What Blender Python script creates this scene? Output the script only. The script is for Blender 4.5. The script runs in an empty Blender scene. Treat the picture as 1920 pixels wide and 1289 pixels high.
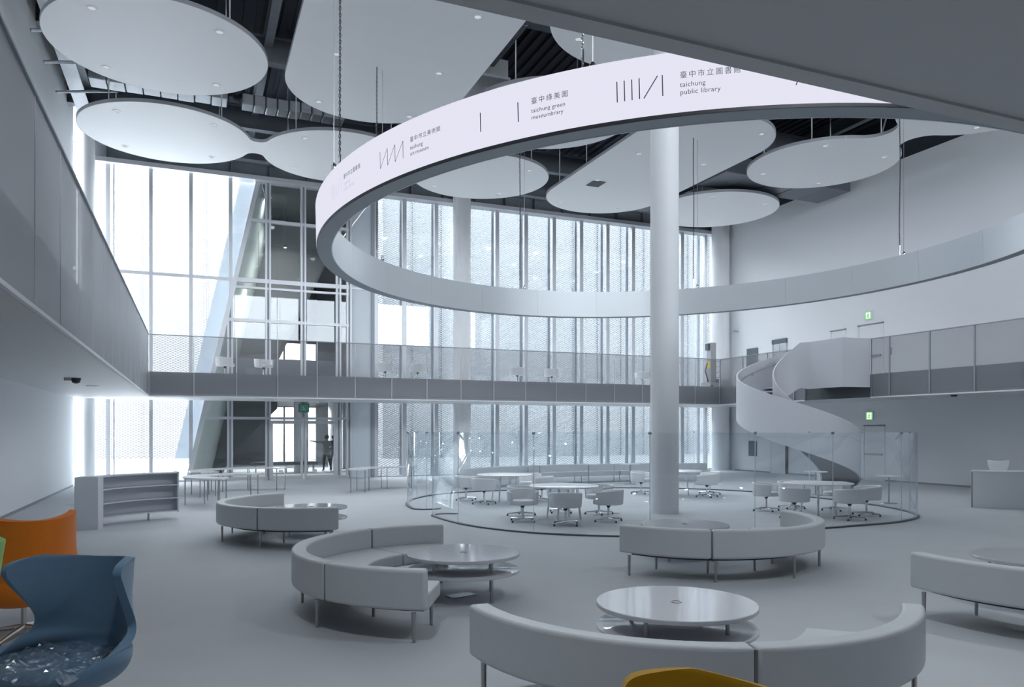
import bpy, bmesh, math, random
from math import sin, cos, pi, radians, sqrt, atan2
from mathutils import Vector, Matrix
random.seed(7)

# ------------------------------------------------------------------ camera, sky, exposure
SC = bpy.context.scene
COL = SC.collection
CAMH = 1.9
cam = bpy.data.cameras.new('camera')
cam.sensor_width = 36.0
cam.lens = 36.0 * 1430.0 / 1920.0
cam.shift_y = (808 - 644.5) / 1920.0
cam.clip_end = 400
co = bpy.data.objects.new('camera', cam)
COL.objects.link(co)
co.location = (0, 0, CAMH)
co.rotation_euler = (pi / 2, 0, -math.atan(596 / 1430.0))
SC.camera = co

w = bpy.data.worlds.new('overcast_sky')
SC.world = w
w.use_nodes = True
bg = w.node_tree.nodes['Background']
bg.inputs[0].default_value = (0.90, 0.95, 1.0, 1)
bg.inputs[1].default_value = 3.6
SC.view_settings.view_transform = 'Standard'
SC.view_settings.look = 'None'
SC.view_settings.gamma = 1.0
SC.view_settings.use_curve_mapping = False
SC.view_settings.exposure = 2.14
cy = SC.cycles
cy.max_bounces = 14
cy.diffuse_bounces = 9
cy.glossy_bounces = 4
cy.transmission_bounces = 6
cy.transparent_max_bounces = 24
cy.sample_clamp_indirect = 6
cy.use_denoising = True
cy.caustics_reflective = False
cy.caustics_refractive = False

# window portal: tells the sampler where the sky comes in, gives off nothing itself
pl = bpy.data.lights.new('window_portal', 'AREA')
pl.shape = 'RECTANGLE'
pl.size = 28.6
pl.size_y = 11.6
pl.cycles.is_portal = True
po = bpy.data.objects.new('window_portal', pl)
COL.objects.link(po)
po.location = (10.0, 30.7, 5.85)
po.rotation_euler = (-pi / 2, 0, 0)

pl2 = bpy.data.lights.new('rear_window_portal', 'AREA')
pl2.shape = 'RECTANGLE'
pl2.size = 20.7
pl2.size_y = 3.5
pl2.cycles.is_portal = True
po2 = bpy.data.objects.new('rear_window_portal', pl2)
COL.objects.link(po2)
po2.location = (13.15, -2.95, 11.05)
po2.rotation_euler = (pi / 2, 0, 0)

# ------------------------------------------------------------------ materials
MATS = {}
def mat(name, col=(.8, .8, .8), rough=.5, metal=0.0, spec=.5, noise=0.0, nscale=3.0, bump=0.0, bscale=60.0, sheen=0, coat=0):
    m = bpy.data.materials.new(name)
    m.use_nodes = True
    nt = m.node_tree
    b = nt.nodes['Principled BSDF']
    b.inputs['Base Color'].default_value = (*col, 1)
    b.inputs['Roughness'].default_value = rough
    b.inputs['Metallic'].default_value = metal
    b.inputs['Specular IOR Level'].default_value = spec
    if sheen: b.inputs['Sheen Weight'].default_value = sheen
    if coat: b.inputs['Coat Weight'].default_value = coat
    if noise or bump:
        tc = nt.nodes.new('ShaderNodeTexCoord')
    if noise:
        n = nt.nodes.new('ShaderNodeTexNoise')
        n.inputs['Scale'].default_value = nscale
        n.inputs['Detail'].default_value = 4
        nt.links.new(tc.outputs['Object'], n.inputs['Vector'])
        mx = nt.nodes.new('ShaderNodeMix')
        mx.data_type = 'RGBA'
        mx.inputs[6].default_value = (*[c * (1 - noise) for c in col], 1)
        mx.inputs[7].default_value = (*[min(1, c * (1 + noise)) for c in col], 1)
        nt.links.new(n.outputs['Fac'], mx.inputs[0])
        nt.links.new(mx.outputs[2], b.inputs['Base Color'])
    if bump:
        n2 = nt.nodes.new('ShaderNodeTexNoise')
        n2.inputs['Scale'].default_value = bscale
        nt.links.new(tc.outputs['Object'], n2.inputs['Vector'])
        bp = nt.nodes.new('ShaderNodeBump')
        bp.inputs['Strength'].default_value = bump
        bp.inputs['Distance'].default_value = .01
        nt.links.new(n2.outputs['Fac'], bp.inputs['Height'])
        nt.links.new(bp.outputs['Normal'], b.inputs['Normal'])
    MATS[name] = m
    return m

def emat(name, col, s):
    m = bpy.data.materials.new(name)
    m.use_nodes = True
    nt = m.node_tree
    nt.nodes.clear()
    e = nt.nodes.new('ShaderNodeEmission')
    e.inputs[0].default_value = (*col, 1)
    e.inputs[1].default_value = s
    o = nt.nodes.new('ShaderNodeOutputMaterial')
    nt.links.new(e.outputs[0], o.inputs[0])
    MATS[name] = m
    return m

def glassmat(name, tint=(.93, .96, .97), base=.05, edge=.9, rough=.0, power=5.0):
    """thin clear sheet: passes light, mirrors more at grazing angles"""
    m = bpy.data.materials.new(name)
    m.use_nodes = True
    nt = m.node_tree
    nt.nodes.clear()
    t = nt.nodes.new('ShaderNodeBsdfTransparent')
    t.inputs[0].default_value = (*tint, 1)
    g = nt.nodes.new('ShaderNodeBsdfGlossy')
    g.inputs['Roughness'].default_value = rough
    g.inputs[0].default_value = (.95, .97, 1, 1)
    lw = nt.nodes.new('ShaderNodeLayerWeight')
    lw.inputs[0].default_value = .5
    p = nt.nodes.new('ShaderNodeMath'); p.operation = 'POWER'
    p.inputs[1].default_value = power
    ma = nt.nodes.new('ShaderNodeMath'); ma.operation = 'MULTIPLY_ADD'
    ma.inputs[1].default_value = edge - base
    ma.inputs[2].default_value = base
    mx = nt.nodes.new('ShaderNodeMixShader')
    o = nt.nodes.new('ShaderNodeOutputMaterial')
    nt.links.new(lw.outputs['Facing'], p.inputs[0])
    nt.links.new(p.outputs[0], ma.inputs[0])
    nt.links.new(ma.outputs[0], mx.inputs[0])
    nt.links.new(t.outputs[0], mx.inputs[1])
    nt.links.new(g.outputs[0], mx.inputs[2])
    nt.links.new(mx.outputs[0], o.inputs[0])
    MATS[name] = m
    return m

def meshmat(name, col, op0, op1, rough=.5, metal=.0):
    """fine perforated sheet: holes too small to see one by one, closing up at grazing angles"""
    m = bpy.data.materials.new(name)
    m.use_nodes = True
    nt = m.node_tree
    b = nt.nodes['Principled BSDF']
    b.inputs['Base Color'].default_value = (*col, 1)
    b.inputs['Roughness'].default_value = rough
    b.inputs['Metallic'].default_value = metal
    t = nt.nodes.new('ShaderNodeBsdfTransparent')
    lw = nt.nodes.new('ShaderNodeLayerWeight')
    lw.inputs[0].default_value = .5
    p = nt.nodes.new('ShaderNodeMath'); p.operation = 'POWER'; p.inputs[1].default_value = 1.0
    ma = nt.nodes.new('ShaderNodeMath'); ma.operation = 'MULTIPLY_ADD'
    ma.inputs[1].default_value = op1 - op0
    ma.inputs[2].default_value = op0
    mx = nt.nodes.new('ShaderNodeMixShader')
    nt.links.new(lw.outputs['Facing'], p.inputs[0])
    nt.links.new(p.outputs[0], ma.inputs[0])
    nt.links.new(ma.outputs[0], mx.inputs[0])
    nt.links.new(t.outputs[0], mx.inputs[1])
    nt.links.new(b.outputs[0], mx.inputs[2])
    nt.links.new(mx.outputs[0], nt.nodes['Material Output'].inputs[0])
    MATS[name] = m
    return m

WHITE = mat('white_paint', (.80, .81, .83), .6, noise=.02, nscale=.8)
WALLG = mat('wall_plaster', (.74, .75, .77), .7, noise=.02, nscale=.6)
FLOOR = mat('floor_carpet', (.52, .545, .57), .8, noise=.06, nscale=1.2, bump=.25, bscale=180)
SOFFIT = mat('soffit_paint', (.70, .71, .72), .55, noise=.02)
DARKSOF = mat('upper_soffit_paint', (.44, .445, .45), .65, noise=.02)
CLOUD = mat('ceiling_panel_white', (.84, .84, .84), .6)
EDGE = mat('panel_edge_grey', (.45, .46, .48), .5)
ROOF = mat('roof_deck_dark', (.035, .042, .06), .7, noise=.2, nscale=4)
STEEL = mat('galvanised_steel', (.42, .44, .47), .45, .55, noise=.25, nscale=14)
BEAM = mat('beam_grey_primer', (.20, .22, .25), .55, .2, noise=.15, nscale=5)
FOIL = mat('foil_insulation', (.40, .42, .45), .42, .5, bump=.8, bscale=9)
DUCT = mat('duct_wrap', (.16, .17, .20), .45, .3, bump=.5, bscale=7)
FRAME = mat('window_frame_aluminium', (.62, .63, .66), .35, .35)
FRAMED = mat('outer_post_grey', (.34, .37, .41), .5, .2)
SLABE = mat("slab_edge_grey", (.64, .65, .68), .6)
CHROME = mat('chrome', (.75, .76, .78), .12, 1.0)
LEG = mat('steel_leg', (.42, .42, .43), .3, .9)
SOFA = mat('sofa_leather', (.60, .625, .64), .42, noise=.03, nscale=6, bump=.12, bscale=120)
SEAM = mat('sofa_seam', (.20, .20, .20), .6)
LAMI = mat('table_laminate', (.60, .605, .63), .10, spec=.6, coat=.2)
LAMIE = mat('table_edge', (.50, .50, .51), .4)
LAMIW = mat('white_laminate', (.80, .81, .83), .28)
TUB = mat('tub_upholstery', (.80, .81, .83), .6, noise=.02)
BLACKP = mat('black_plastic', (.03, .03, .035), .5)
RINGIN = mat('ring_cladding', (.58, .61, .64), .36, .3)
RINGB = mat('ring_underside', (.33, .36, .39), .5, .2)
INK = mat('display_ink', (.09, .085, .125), .7)
LED = emat('led_screen', (.865, .865, 1.0), .205)
FADE = emat('led_faded_ink', (.70, .70, .84), .185)
STAIR = mat('stair_white_steel', (.56, .575, .61), .5)
STAIRU = mat('stair_underside_shaded', (.14, .15, .165), .6)  # shade under the flight is put into this colour
STAIRD = mat('landing_underside_shaded', (.035, .04, .05), .6)  # deeper shade below landing and upper flight, painted as a darker tone
GLASS = glassmat('window_glass', (.95, .97, .98), .06)
CURT = glassmat('curved_clear_glass', (.94, .965, .975), .05, .8, power=4.0)
FROST = meshmat('frosted_panel', (.80, .85, .90), .62, .9, .4)
RAILM = meshmat('railing_mesh', (.18, .186, .208), .36, 1.04, .5, .1)
RAILL = meshmat('railing_mesh_pale', (.30, .31, .335), .36, 1.04, .5, .1)
XM = mat('expanded_metal', (.30, .33, .36), .45, .3)
XML = mat('expanded_metal_glare', (.80, .82, .84), .5)  # same mesh in a paler tone, imitating overexposure
BLUE = mat('blue_wool', (.115, .215, .32), .85, sheen=.3, noise=.05, nscale=30, bump=.15, bscale=300)
ORANGE = mat('orange_wool', (.93, .23, .01), .85, sheen=.2, noise=.05, nscale=30, bump=.15, bscale=300)
GREEN = mat('green_wool', (.32, .62, .17), .85, sheen=.2, noise=.05, nscale=30, bump=.15, bscale=300)
YELLOW = mat('yellow_wool', (.60, .33, .004), .85, sheen=.2, noise=.05, nscale=30, bump=.15, bscale=300)
ALU = mat('cast_aluminium', (.62, .62, .61), .25, .95)
FILM = glassmat('plastic_film', (.88, .92, .95), .12, .7, .22, 2.0)
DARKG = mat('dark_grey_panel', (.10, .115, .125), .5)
DOORW = mat('door_white', (.70, .71, .73), .5)
GAP = mat('joint_line', (.28, .29, .31), .7)
LIFTS = mat('elevator_steel', (.50, .51, .52), .28, .8)
GREENE = emat('exit_green', (.30, .90, .35), .16)
EXITW = emat('exit_white', (.85, 1.0, .82), .26)
SPOT = emat('spot_lamp', (1.0, .93, .80), 1.6)
LENS = emat('downlight_lens', (.90, .95, 1.0), .15)
SKIN = mat('skin', (.45, .30, .23), .6)
JACKET = mat('jacket_cloth', (.20, .215, .20), .9, noise=.1, nscale=20)
PANTS = mat('dark_trousers', (.022, .028, .045), .9)
HAIR = mat('dark_hair', (.02, .018, .018), .6)
TEAL = mat('pale_green_wall', (.42, .50, .50), .6)
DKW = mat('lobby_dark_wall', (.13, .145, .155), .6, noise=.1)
CONC = mat('paving', (.62, .625, .63), .8, noise=.06)
FARD = mat('far_cladding_joint', (.03, .033, .036), .6)
FARL = mat('sky_cover_cladding', (.078, .080, .082), .6, noise=.04)
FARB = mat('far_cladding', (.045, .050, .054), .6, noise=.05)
BLDG = mat('pale_cladding', (.50, .53, .56), .6, noise=.03)
MACH = mat('machine_grey', (.36, .37, .38), .5)
MACHY = mat('machine_yellow', (.65, .55, .05), .5)

# ------------------------------------------------------------------ helpers
def wloc(o):
    v = Vector((0, 0, 0))
    while o is not None:
        v += Vector(o.location)
        o = o.parent
    return v

def link(o, parent=None):
    COL.objects.link(o)
    if parent is not None:
        o.parent = parent
    return o

def mesh(name, vs, fs, m, parent=None, smooth=False, world=False, bevel=0, seg=2, mats=None, midx=None):
    me = bpy.data.meshes.new(name)
    if world and parent is not None:
        q = wloc(parent)
        vs = [(a[0] - q.x, a[1] - q.y, a[2] - q.z) for a in vs]
    me.from_pydata(vs, [], fs)
    me.update()
    bm = bmesh.new(); bm.from_mesh(me)
    bmesh.ops.recalc_face_normals(bm, faces=bm.faces)
    bm.to_mesh(me); bm.free()
    for mm in (mats or [m]):
        me.materials.append(mm)
    if midx:
        for p, i in zip(me.polygons, midx): p.material_index = i
    if smooth:
        for p in me.polygons: p.use_smooth = True
        if smooth != 'all':
            me.set_sharp_from_angle(angle=radians(40))
    o = bpy.data.objects.new(name, me)
    link(o, parent)
    if bevel:
        b = o.modifiers.new('bevel', 'BEVEL')
        b.width = bevel; b.segments = seg; b.limit_method = 'ANGLE'; b.angle_limit = radians(50)
        b.harden_normals = False
    return o

def thing(name, loc, label, cat, group=None, rz=0.0):
    o = bpy.data.objects.new(name, None)
    o.empty_display_size = .2
    o.location = loc
    o.rotation_euler = (0, 0, rz)
    link(o)
    tag(o, label, cat, group)
    return o

def tag(o, label, cat, group=None, kind=None):
    if label: o['label'] = label
    if cat: o['category'] = cat
    if group: o['group'] = group
    if kind: o['kind'] = kind
    return o

def struct(o, label=None):
    o['kind'] = 'structure'
    if label: o['label'] = label
    return o

def structroot(name, loc=(0, 0, 0), label=None):
    o = bpy.data.objects.new(name, None)
    o.location = loc
    link(o)
    return struct(o, label)

class MB:
    """collects primitive shapes into one mesh"""
    def __init__(s): s.v = []; s.f = []
    def add(s, vs, fs):
        n = len(s.v)
        s.v += [tuple(a) for a in vs]
        s.f += [tuple(i + n for i in f) for f in fs]
        return s
    def box(s, x0, x1, y0, y1, z0, z1):
        vs = [(x, y, z) for z in (z0, z1) for y in (y0, y1) for x in (x0, x1)]
        return s.add(vs, [(0, 2, 3, 1), (4, 5, 7, 6), (0, 1, 5, 4), (2, 6, 7, 3), (0, 4, 6, 2), (1, 3, 7, 5)])
    def hexa(s, p):
        return s.add(p, [(0, 3, 2, 1), (4, 5, 6, 7), (0, 1, 5, 4), (1, 2, 6, 5), (2, 3, 7, 6), (3, 0, 4, 7)])
    def prism(s, poly, z0, z1):
        n = len(poly)
        vs = [(x, y, z0) for x, y in poly] + [(x, y, z1) for x, y in poly]
        return s.add(vs, [tuple(range(n))[::-1], tuple(range(n, 2 * n))] + [(i, (i + 1) % n, n + (i + 1) % n, n + i) for i in range(n)])
    def xzprism(s, poly, y0, y1):
        n = len(poly)
        vs = [(x, y0, z) for x, z in poly] + [(x, y1, z) for x, z in poly]
        return s.add(vs, [tuple(range(n)), tuple(range(n, 2 * n))[::-1]] + [(i, (i + 1) % n, n + (i + 1) % n, n + i) for i in range(n)])
    def tube(s, pts, r, n=8, close=False):
        pts = [Vector(p) for p in pts]
        rs = r if isinstance(r, (list, tuple)) else [r] * len(pts)
        base = len(s.v)
        ref = None
        for i, p in enumerate(pts):
            if close: d = pts[(i + 1) % len(pts)] - pts[i - 1]
            else: d = pts[min(i + 1, len(pts) - 1)] - pts[max(i - 1, 0)]
            d.normalize()
            if ref is None or abs(ref.dot(d)) > .98:
                ref = Vector((0, 0, 1)) if abs(d.z) < .9 else Vector((1, 0, 0))
            a = d.cross(ref).normalized(); b = d.cross(a).normalized()
            ref = b.cross(d) if False else ref
            for k in range(n):
                t = 2 * pi * k / n
                q = p + (a * cos(t) + b * sin(t)) * rs[i]
                s.v.append(tuple(q))
        m = len(pts)
        for i in range(m if close else m - 1):
            j = (i + 1) % m
            for k in range(n):
                k2 = (k + 1) % n
                s.f.append((base + i * n + k, base + i * n + k2, base + j * n + k2, base + j * n + k))
        if not close:
            s.f.append(tuple(base + k for k in range(n))[::-1])
            s.f.append(tuple(base + (m - 1) * n + k for k in range(n)))
        return s
    def lathe(s, prof, n=32, c=(0, 0)):
        base = len(s.v)
        for r, z in prof:
            for k in range(n):
                t = 2 * pi * k / n
                s.v.append((c[0] + r * cos(t), c[1] + r * sin(t), z))
        for i in range(len(prof) - 1):
            for k in range(n):
                k2 = (k + 1) % n
                s.f.append((base + i * n + k, base + i * n + k2, base + (i + 1) * n + k2, base + (i + 1) * n + k))
        s.f.append(tuple(base + k for k in range(n))[::-1])
        s.f.append(tuple(base + (len(prof) - 1) * n + k for k in range(n)))
        return s
    def sector(s, c, r0, r1, a0, a1, z0, z1, n=24):
        """solid ring sector, angles in degrees"""
        base = len(s.v)
        for i in range(n + 1):
            t = radians(a0 + (a1 - a0) * i / n)
            for r, z in ((r0, z0), (r1, z0), (r1, z1), (r0, z1)):
                s.v.append((c[0] + r * cos(t), c[1] + r * sin(t), z))
        for i in range(n):
            for k in range(4):
                k2 = (k + 1) % 4
                s.f.append((base + i * 4 + k, base + i * 4 + k2, base + i * 4 + 4 + k2, base + i * 4 + 4 + k))
        s.f.append((base, base + 3, base + 2, base + 1))
        e = base + n * 4
        s.f.append((e, e + 1, e + 2, e + 3))
        return s
    def ring(s, c, r0, r1, z0, z1, n=64):
        base = len(s.v)
        for i in range(n):
            t = 2 * pi * i / n
            for r, z in ((r0, z0), (r1, z0), (r1, z1), (r0, z1)):
                s.v.append((c[0] + r * cos(t), c[1] + r * sin(t), z))
        for i in range(n):
            j = (i + 1) % n
            for k in range(4):
                k2 = (k + 1) % 4
                s.f.append((base + i * 4 + k, base + i * 4 + k2, base + j * 4 + k2, base + j * 4 + k))
        return s
    def build(s, name, m, parent=None, **k):
        return mesh(name, s.v, s.f, m, parent, **k)

def box(name, x0, x1, y0, y1, z0, z1, m, parent=None, **k):
    return MB().box(x0, x1, y0, y1, z0, z1).build(name, m, parent, **k)

def dup(root, loc=None, rz=None, label=None, group=None):
    r = root.copy(); COL.objects.link(r)
    if loc is not None: r.location = loc
    if rz is not None: r.rotation_euler = (0, 0, rz)
    if label: r['label'] = label
    if group: r['group'] = group
    for ch in list(root.children):
        c = ch.copy(); COL.objects.link(c); c.parent = r
        for g in list(ch.children):
            d = g.copy(); COL.objects.link(d); d.parent = c
    return r

XL, XR, YB, YR = -3.82, 23.9, 30.95, -3.0
ZT = 13.7

# ------------------------------------------------------------------ room shell
struct(box('floor', XL - .3, XR + .3, YR - .3, YB + .12, -.3, 0, FLOOR), 'smooth grey carpeted hall floor')
struct(box('wall_left', XL - .3, XL, YR, 29.9, 0, ZT, WALLG), 'tall white left wall')
struct(box('wall_right', XR, XR + .3, YR, YB + .3, 0, 11.85, WALLG), 'tall white right wall')
struct(box('trim_6', XR + .26, XR + .6, YR - .3, YB + .4, 11.4, ZT, ROOF), 'dark recess above the right wall')
wr = structroot('wall_rear', (10, YR, 0), 'wall behind the viewer')
RW = [(2.8, 8.0), (8.6, 13.3), (14.6, 19.2), (20.6, 23.5)]
RZ0, RZ1 = 9.3, 12.8
mb = MB().box(XL - .3, XR + .3, YR - .3, YR, 0, RZ0).box(XL - .3, XR + .3, YR - .3, YR, RZ1, ZT)
xs = [XL - .3] + [v for p in RW for v in p] + [XR + .3]
for k in range(0, len(xs), 2): mb.box(xs[k], xs[k + 1], YR - .3, YR, RZ0, RZ1)
mb.build('wall_panel', WALLG, wr, world=True)
w4 = structroot('window_4', (13, YR, RZ0), 'high window band in the wall behind the viewer')
for x0, x1 in RW:
    box('pane', x0, x1, YR - .2, YR - .18, RZ0, RZ1, GLASS, w4, world=True)
    for xx in (x0, (x0 + x1) / 2, x1):
        box('mullion', xx - .04, xx + .04, YR - .25, YR - .12, RZ0, RZ1, FRAME, w4, world=True)

struct(box('baseboard_left', XL, XL + .015, YR, 29.9, 0, .06, GAP), 'thin grey skirting along the left wall')
struct(box('baseboard_right', XR - .015, XR, YR, 29.6, 0, .06, GAP), 'thin grey skirting along the right wall')
ce = structroot('ceiling', (10, 14, ZT), 'dark exposed roof deck above the hanging panels')
box('roof_deck', XL - .3, XR + .6, YR - .3, YB + .4, ZT, ZT + .3, ROOF, ce, world=True)
mb = MB()
x = XL
while x < XR:
    mb.box(x, x + .16, 6, YB, ZT - .09, ZT)
    x += .34
rb = mb.build('deck_ribs', ROOF, ce, world=True); rb['kind'] = 'stuff'

# solid head wall above the glass
struct(box('trim_1', XL - .6, XR + .6, YB - .05, YB + .35, 12.25, ZT, BEAM), 'dark upstand above the window head')
hd = structroot('trim_2', (10, YB, 11.5), 'grey steel head beam along the top of the windows')
box('bottom_flange', XL - .6, XR, YB - .32, YB + .2, 11.5, 11.66, FRAME, hd, world=True)
box('web', XL - .6, XR, YB - .02, YB + .1, 11.66, 12.15, BEAM, hd, world=True)
box('top_flange', XL - .6, XR, YB - .30, YB + .2, 12.15, 12.25, STEEL, hd, world=True)
for i in range(20):
    xx = XL + .9 + i * 1.4
    box('stiffener', xx, xx + .03, YB - .28, YB, 11.66, 12.15, BEAM, hd, world=True)

# ------------------------------------------------------------------ facade
def slx(z): return -.235 + .217 * z          # leaning edge of the lobby front
Y0, Y1 = YB - .06, YB + .06
W1 = structroot('window_1', (-1, YB, 0), 'bright glazed bay left of the leaning lobby front')
for xx, wd in ((-2.86, .14), (-2.67, .05), (-1.46, .13), (-.11, .13), (1.28, .13)):
    zb_ = 0 if xx < -.2 else (xx + .235) / .217
    box('mullion', xx - wd / 2, xx + wd / 2, Y0, Y1, max(0, zb_), 11.5, FRAME, W1, world=True)
MB().xzprism([(-4.5, 7.61), (slx(7.61), 7.61), (slx(7.73), 7.73), (-4.5, 7.73)], Y0 + .01, Y1 - .01).build('transom', FRAME, W1, world=True)
cols = [-4.5, -2.77, -1.46, -.11, 1.28, 2.3]
for i in range(5):
    for z0, z1 in ((0, 7.61), (7.73, 11.5)):
        a, b = cols[i], cols[i + 1]
        poly = []
        N = 12
        # clip rectangle with leaning edge
        pts = [(a, z0), (min(b, max(a, slx(z0))), z0)]
        for k in range(1, N): 
            z = z0 + (z1 - z0) * k / N
            pts.append((min(b, max(a, slx(z))), z))
        pts += [(min(b, max(a, slx(z1))), z1), (a, z1)]
        q = []
        for p in pts:
            if not q or (abs(p[0] - q[-1][0]) + abs(p[1] - q[-1][1])) > 1e-4: q.append(p)
        # drop flat leading points along x=a
        area = sum(q[j][0] * q[(j + 1) % len(q)][1] - q[(j + 1) % len(q)][0] * q[j][1] for j in range(len(q)))
        if abs(area) < .05: continue
        mesh('pane', [(p[0], YB, p[1]) for p in q], [tuple(range(len(q)))], GLASS, W1, world=True)

W2 = structroot('window_2', (3, YB, 0), 'leaning aluminium framed lobby front with dark panes')
def bar(z0, z1, xa, xb, m=FRAME, nm='transom', ya=Y0 - .008, yb=Y1 + .028):
    MB().xzprism([(xa(z0), z0), (xb(z0), z0), (xb(z1), z1), (xa(z1), z1)], ya, yb).build(nm, m, W2, world=True)
bar(0, 11.5, lambda z: slx(z) - .07, lambda z: slx(z) + .10, nm='leaning_mullion', ya=Y0 - .025, yb=Y1 + .045)
vx = [(1.26, 0, 6.8), (2.64, 0, 11.5), (3.97, 2.4, 11.5), (5.34, 0, 11.5), (5.76, 0, 11.5)]
for xx, z0, z1 in vx:
    for dx in (-.10, .04):
        box('mullion', xx + dx, xx + dx + .07, Y0 - .02, Y1 + .04, z0, z1, FRAME, W2, world=True)
    box('mullion_web', xx - .03, xx + .04, Y0 + .02, Y1, z0, z1, FRAMED, W2, world=True)
RX = lambda z: 5.76
for z0, z1 in ((9.95, 10.07), (7.60, 7.76), (7.36, 7.44), (6.08, 6.20), (2.33, 2.43)):
    bar(z0, z1, slx, RX)
bar(0, .12, slx, lambda z: 2.64)
bar(0, .12, lambda z: 5.3, RX)
# individual dark-lobby panes
vcols = [1.26, 2.64, 3.97, 5.34, 5.76]
rows = [(.12, 2.33), (2.43, 6.08), (6.2, 7.36), (7.76, 9.95), (10.07, 11.5)]
for z0, z1 in rows:
    edges = [None] + vcols
    for i in range(len(edges) - 1):
        b = edges[i + 1]
        if edges[i] is None:
            if slx(z0) > b: continue
            zt = min(z1, (b + .235) / .217)
            q = [(slx(z0), z0), (b, z0), (b, zt), (slx(zt), zt)]
        else:
            a = edges[i]
            q = [(max(a, slx(z0)), z0), (b, z0), (b, z1), (max(a, slx(z1)), z1)]
            if slx(z1) > b: q = [(max(a, slx(z0)), z0), (b, z0), (b, (b + .235) / .217)]
            if slx(z0) > b: continue
        if z0 < 1 and 2.6 < (edges[i] or 0) < 5.3: continue       # door opening
        mesh('pane', [(p[0], YB, p[1]) for p in q], [tuple(range(len(q)))], GLASS, W2, world=True)

D1 = structroot('door_1', (3.99, YB, 0), 'double glass lobby door with aluminium frames')
for x0, x1, hx in ((2.74, 3.96, 3.86), (4.02, 5.25, 4.12)):
    lf = MB().box(x0, x0 + .09, Y0, Y1, 0, 2.3).box(x1 - .09, x1, Y0, Y1, 0, 2.3).box(x0 + .09, x1 - .09, Y0, Y1, 2.16, 2.3).box(x0 + .09, x1 - .09, Y0, Y1, 0, .14)
    L = lf.build('door_leaf', FRAME, D1, world=True)
    box('pane', x0 + .09, x1 - .09, YB - .01, YB + .01, .14, 2.16, GLASS, L, world=True)
    MB().tube([(hx, Y0 - .07, .75), (hx, Y0 - .07, 1.55)], .016).build('handle', CHROME, L, world=True)
    box('sticker', (x0 + x1) / 2 - .3, (x0 + x1) / 2 - .14, YB - .025, YB - .015, .24, .37, WHITE, L, world=True)

# frosted strip and plain frame right of the lobby front
box('frosted_pane', 5.84, 6.66, YB - .01, YB + .01, 0, 11.5, FROST, W2, world=True)
box('frosted_transom', 5.84, 6.66, YB - .04, YB + .03, 7.62, 7.70, FRAME, W2, world=True)
box('mullion', 6.66, 6.80, Y0, Y1, 0, 11.5, FRAMED, W2, world=True)
box('mullion', 6.80, 6.95, Y0, Y1, 0, 11.5, FRAME, W2, world=True)

W3 = structroot('window_3', (15, YB, 0), 'long glazed bay with close vertical mullions')
mx3 = [8.05 + 1.377 * k for k in range(12)]
for xx in mx3:
    box('mullion', xx - .085, xx + .085, Y0, Y1 + .02, 0, 11.5, FRAME, W3, world=True)
ed = [6.95] + mx3 + [24.2]
for i in range(len(ed) - 1):
    if ed[i + 1] - ed[i] < .2: continue
    box('pane', ed[i] + .085 * (i > 0), ed[i + 1] - .085, YB - .008, YB + .008, 0, 11.5, GLASS, W3, world=True)
box('sill', 6.95, XR, Y0 - .04, Y1, 0, .06, FRAME, W3, world=True)
box('sill', -4.5, -.3, Y0, Y1, 0, .05, FRAME, W1, world=True)

# expanded metal screens outside (diamond strands)
def xmesh(name, x0, x1f, z0, z1, y, m, label, cw=.18, ch=.046, sw=.020, tilt=.010):
    vs, fs = [], []
    nz = int((z1 - z0) / ch)
    for r in range(nz + 1):
        zz = z0 + r * ch
        xe = x1f(zz)
        n = int((xe - x0) / (cw / 2))
        if n < 2: continue
        base = len(vs)
        for k in range(n + 1):
            xx = x0 + k * cw / 2
            dz = ((k + r) % 2) * ch
            vs.append((xx, y - tilt, zz + dz - sw / 2))
            vs.append((xx, y + tilt, zz + dz + sw / 2))
        for k in range(n):
            a = base + 2 * k
            fs.append((a, a + 2, a + 3, a + 1))
    me = bpy.data.meshes.new(name)
    me.from_pydata(vs, [], fs); me.materials.append(m)
    o = bpy.data.objects.new(name, me); COL.objects.link(o)
    tag(o, label, 'mesh screen', kind='stuff')
    return o
xmesh('expanded_metal_screen', -4.7, lambda z: slx(z) - .55, .02, 12.2, YB + .65, XML, 'diamond metal mesh outside the bright bay left of the lobby front, thinned and paled for glare', sw=.009)  # thin pale strands imitate mesh washed out by bright light
xmesh('expanded_metal_screen', 6.98, lambda z: 24.3, .02, 12.2, YB + .65, XM, 'grey diamond metal mesh outside the long mullioned bay', sw=.0255)
for k, xx in enumerate([6.98 + .0] + mx3):
    t = box('screen_post', xx - .055, xx + .055, YB + .52, YB + .62, 0, 12.2, FRAMED)
    tag(t, 'dark outer mesh post behind the long mullioned bay, %s from its left end' % ('first second third fourth fifth sixth seventh eighth ninth tenth eleventh twelfth thirteenth'.split()[k]), 'post', 'mesh screen posts')
MB().xzprism([(slx(0) - .62, 0), (slx(0) - .08, 0), (slx(11.5) - .08, 11.5), (slx(11.5) - .62, 11.5)], YB + .3, YB + .34).build('frosted_pane', FROST, W1, world=True)

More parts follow.
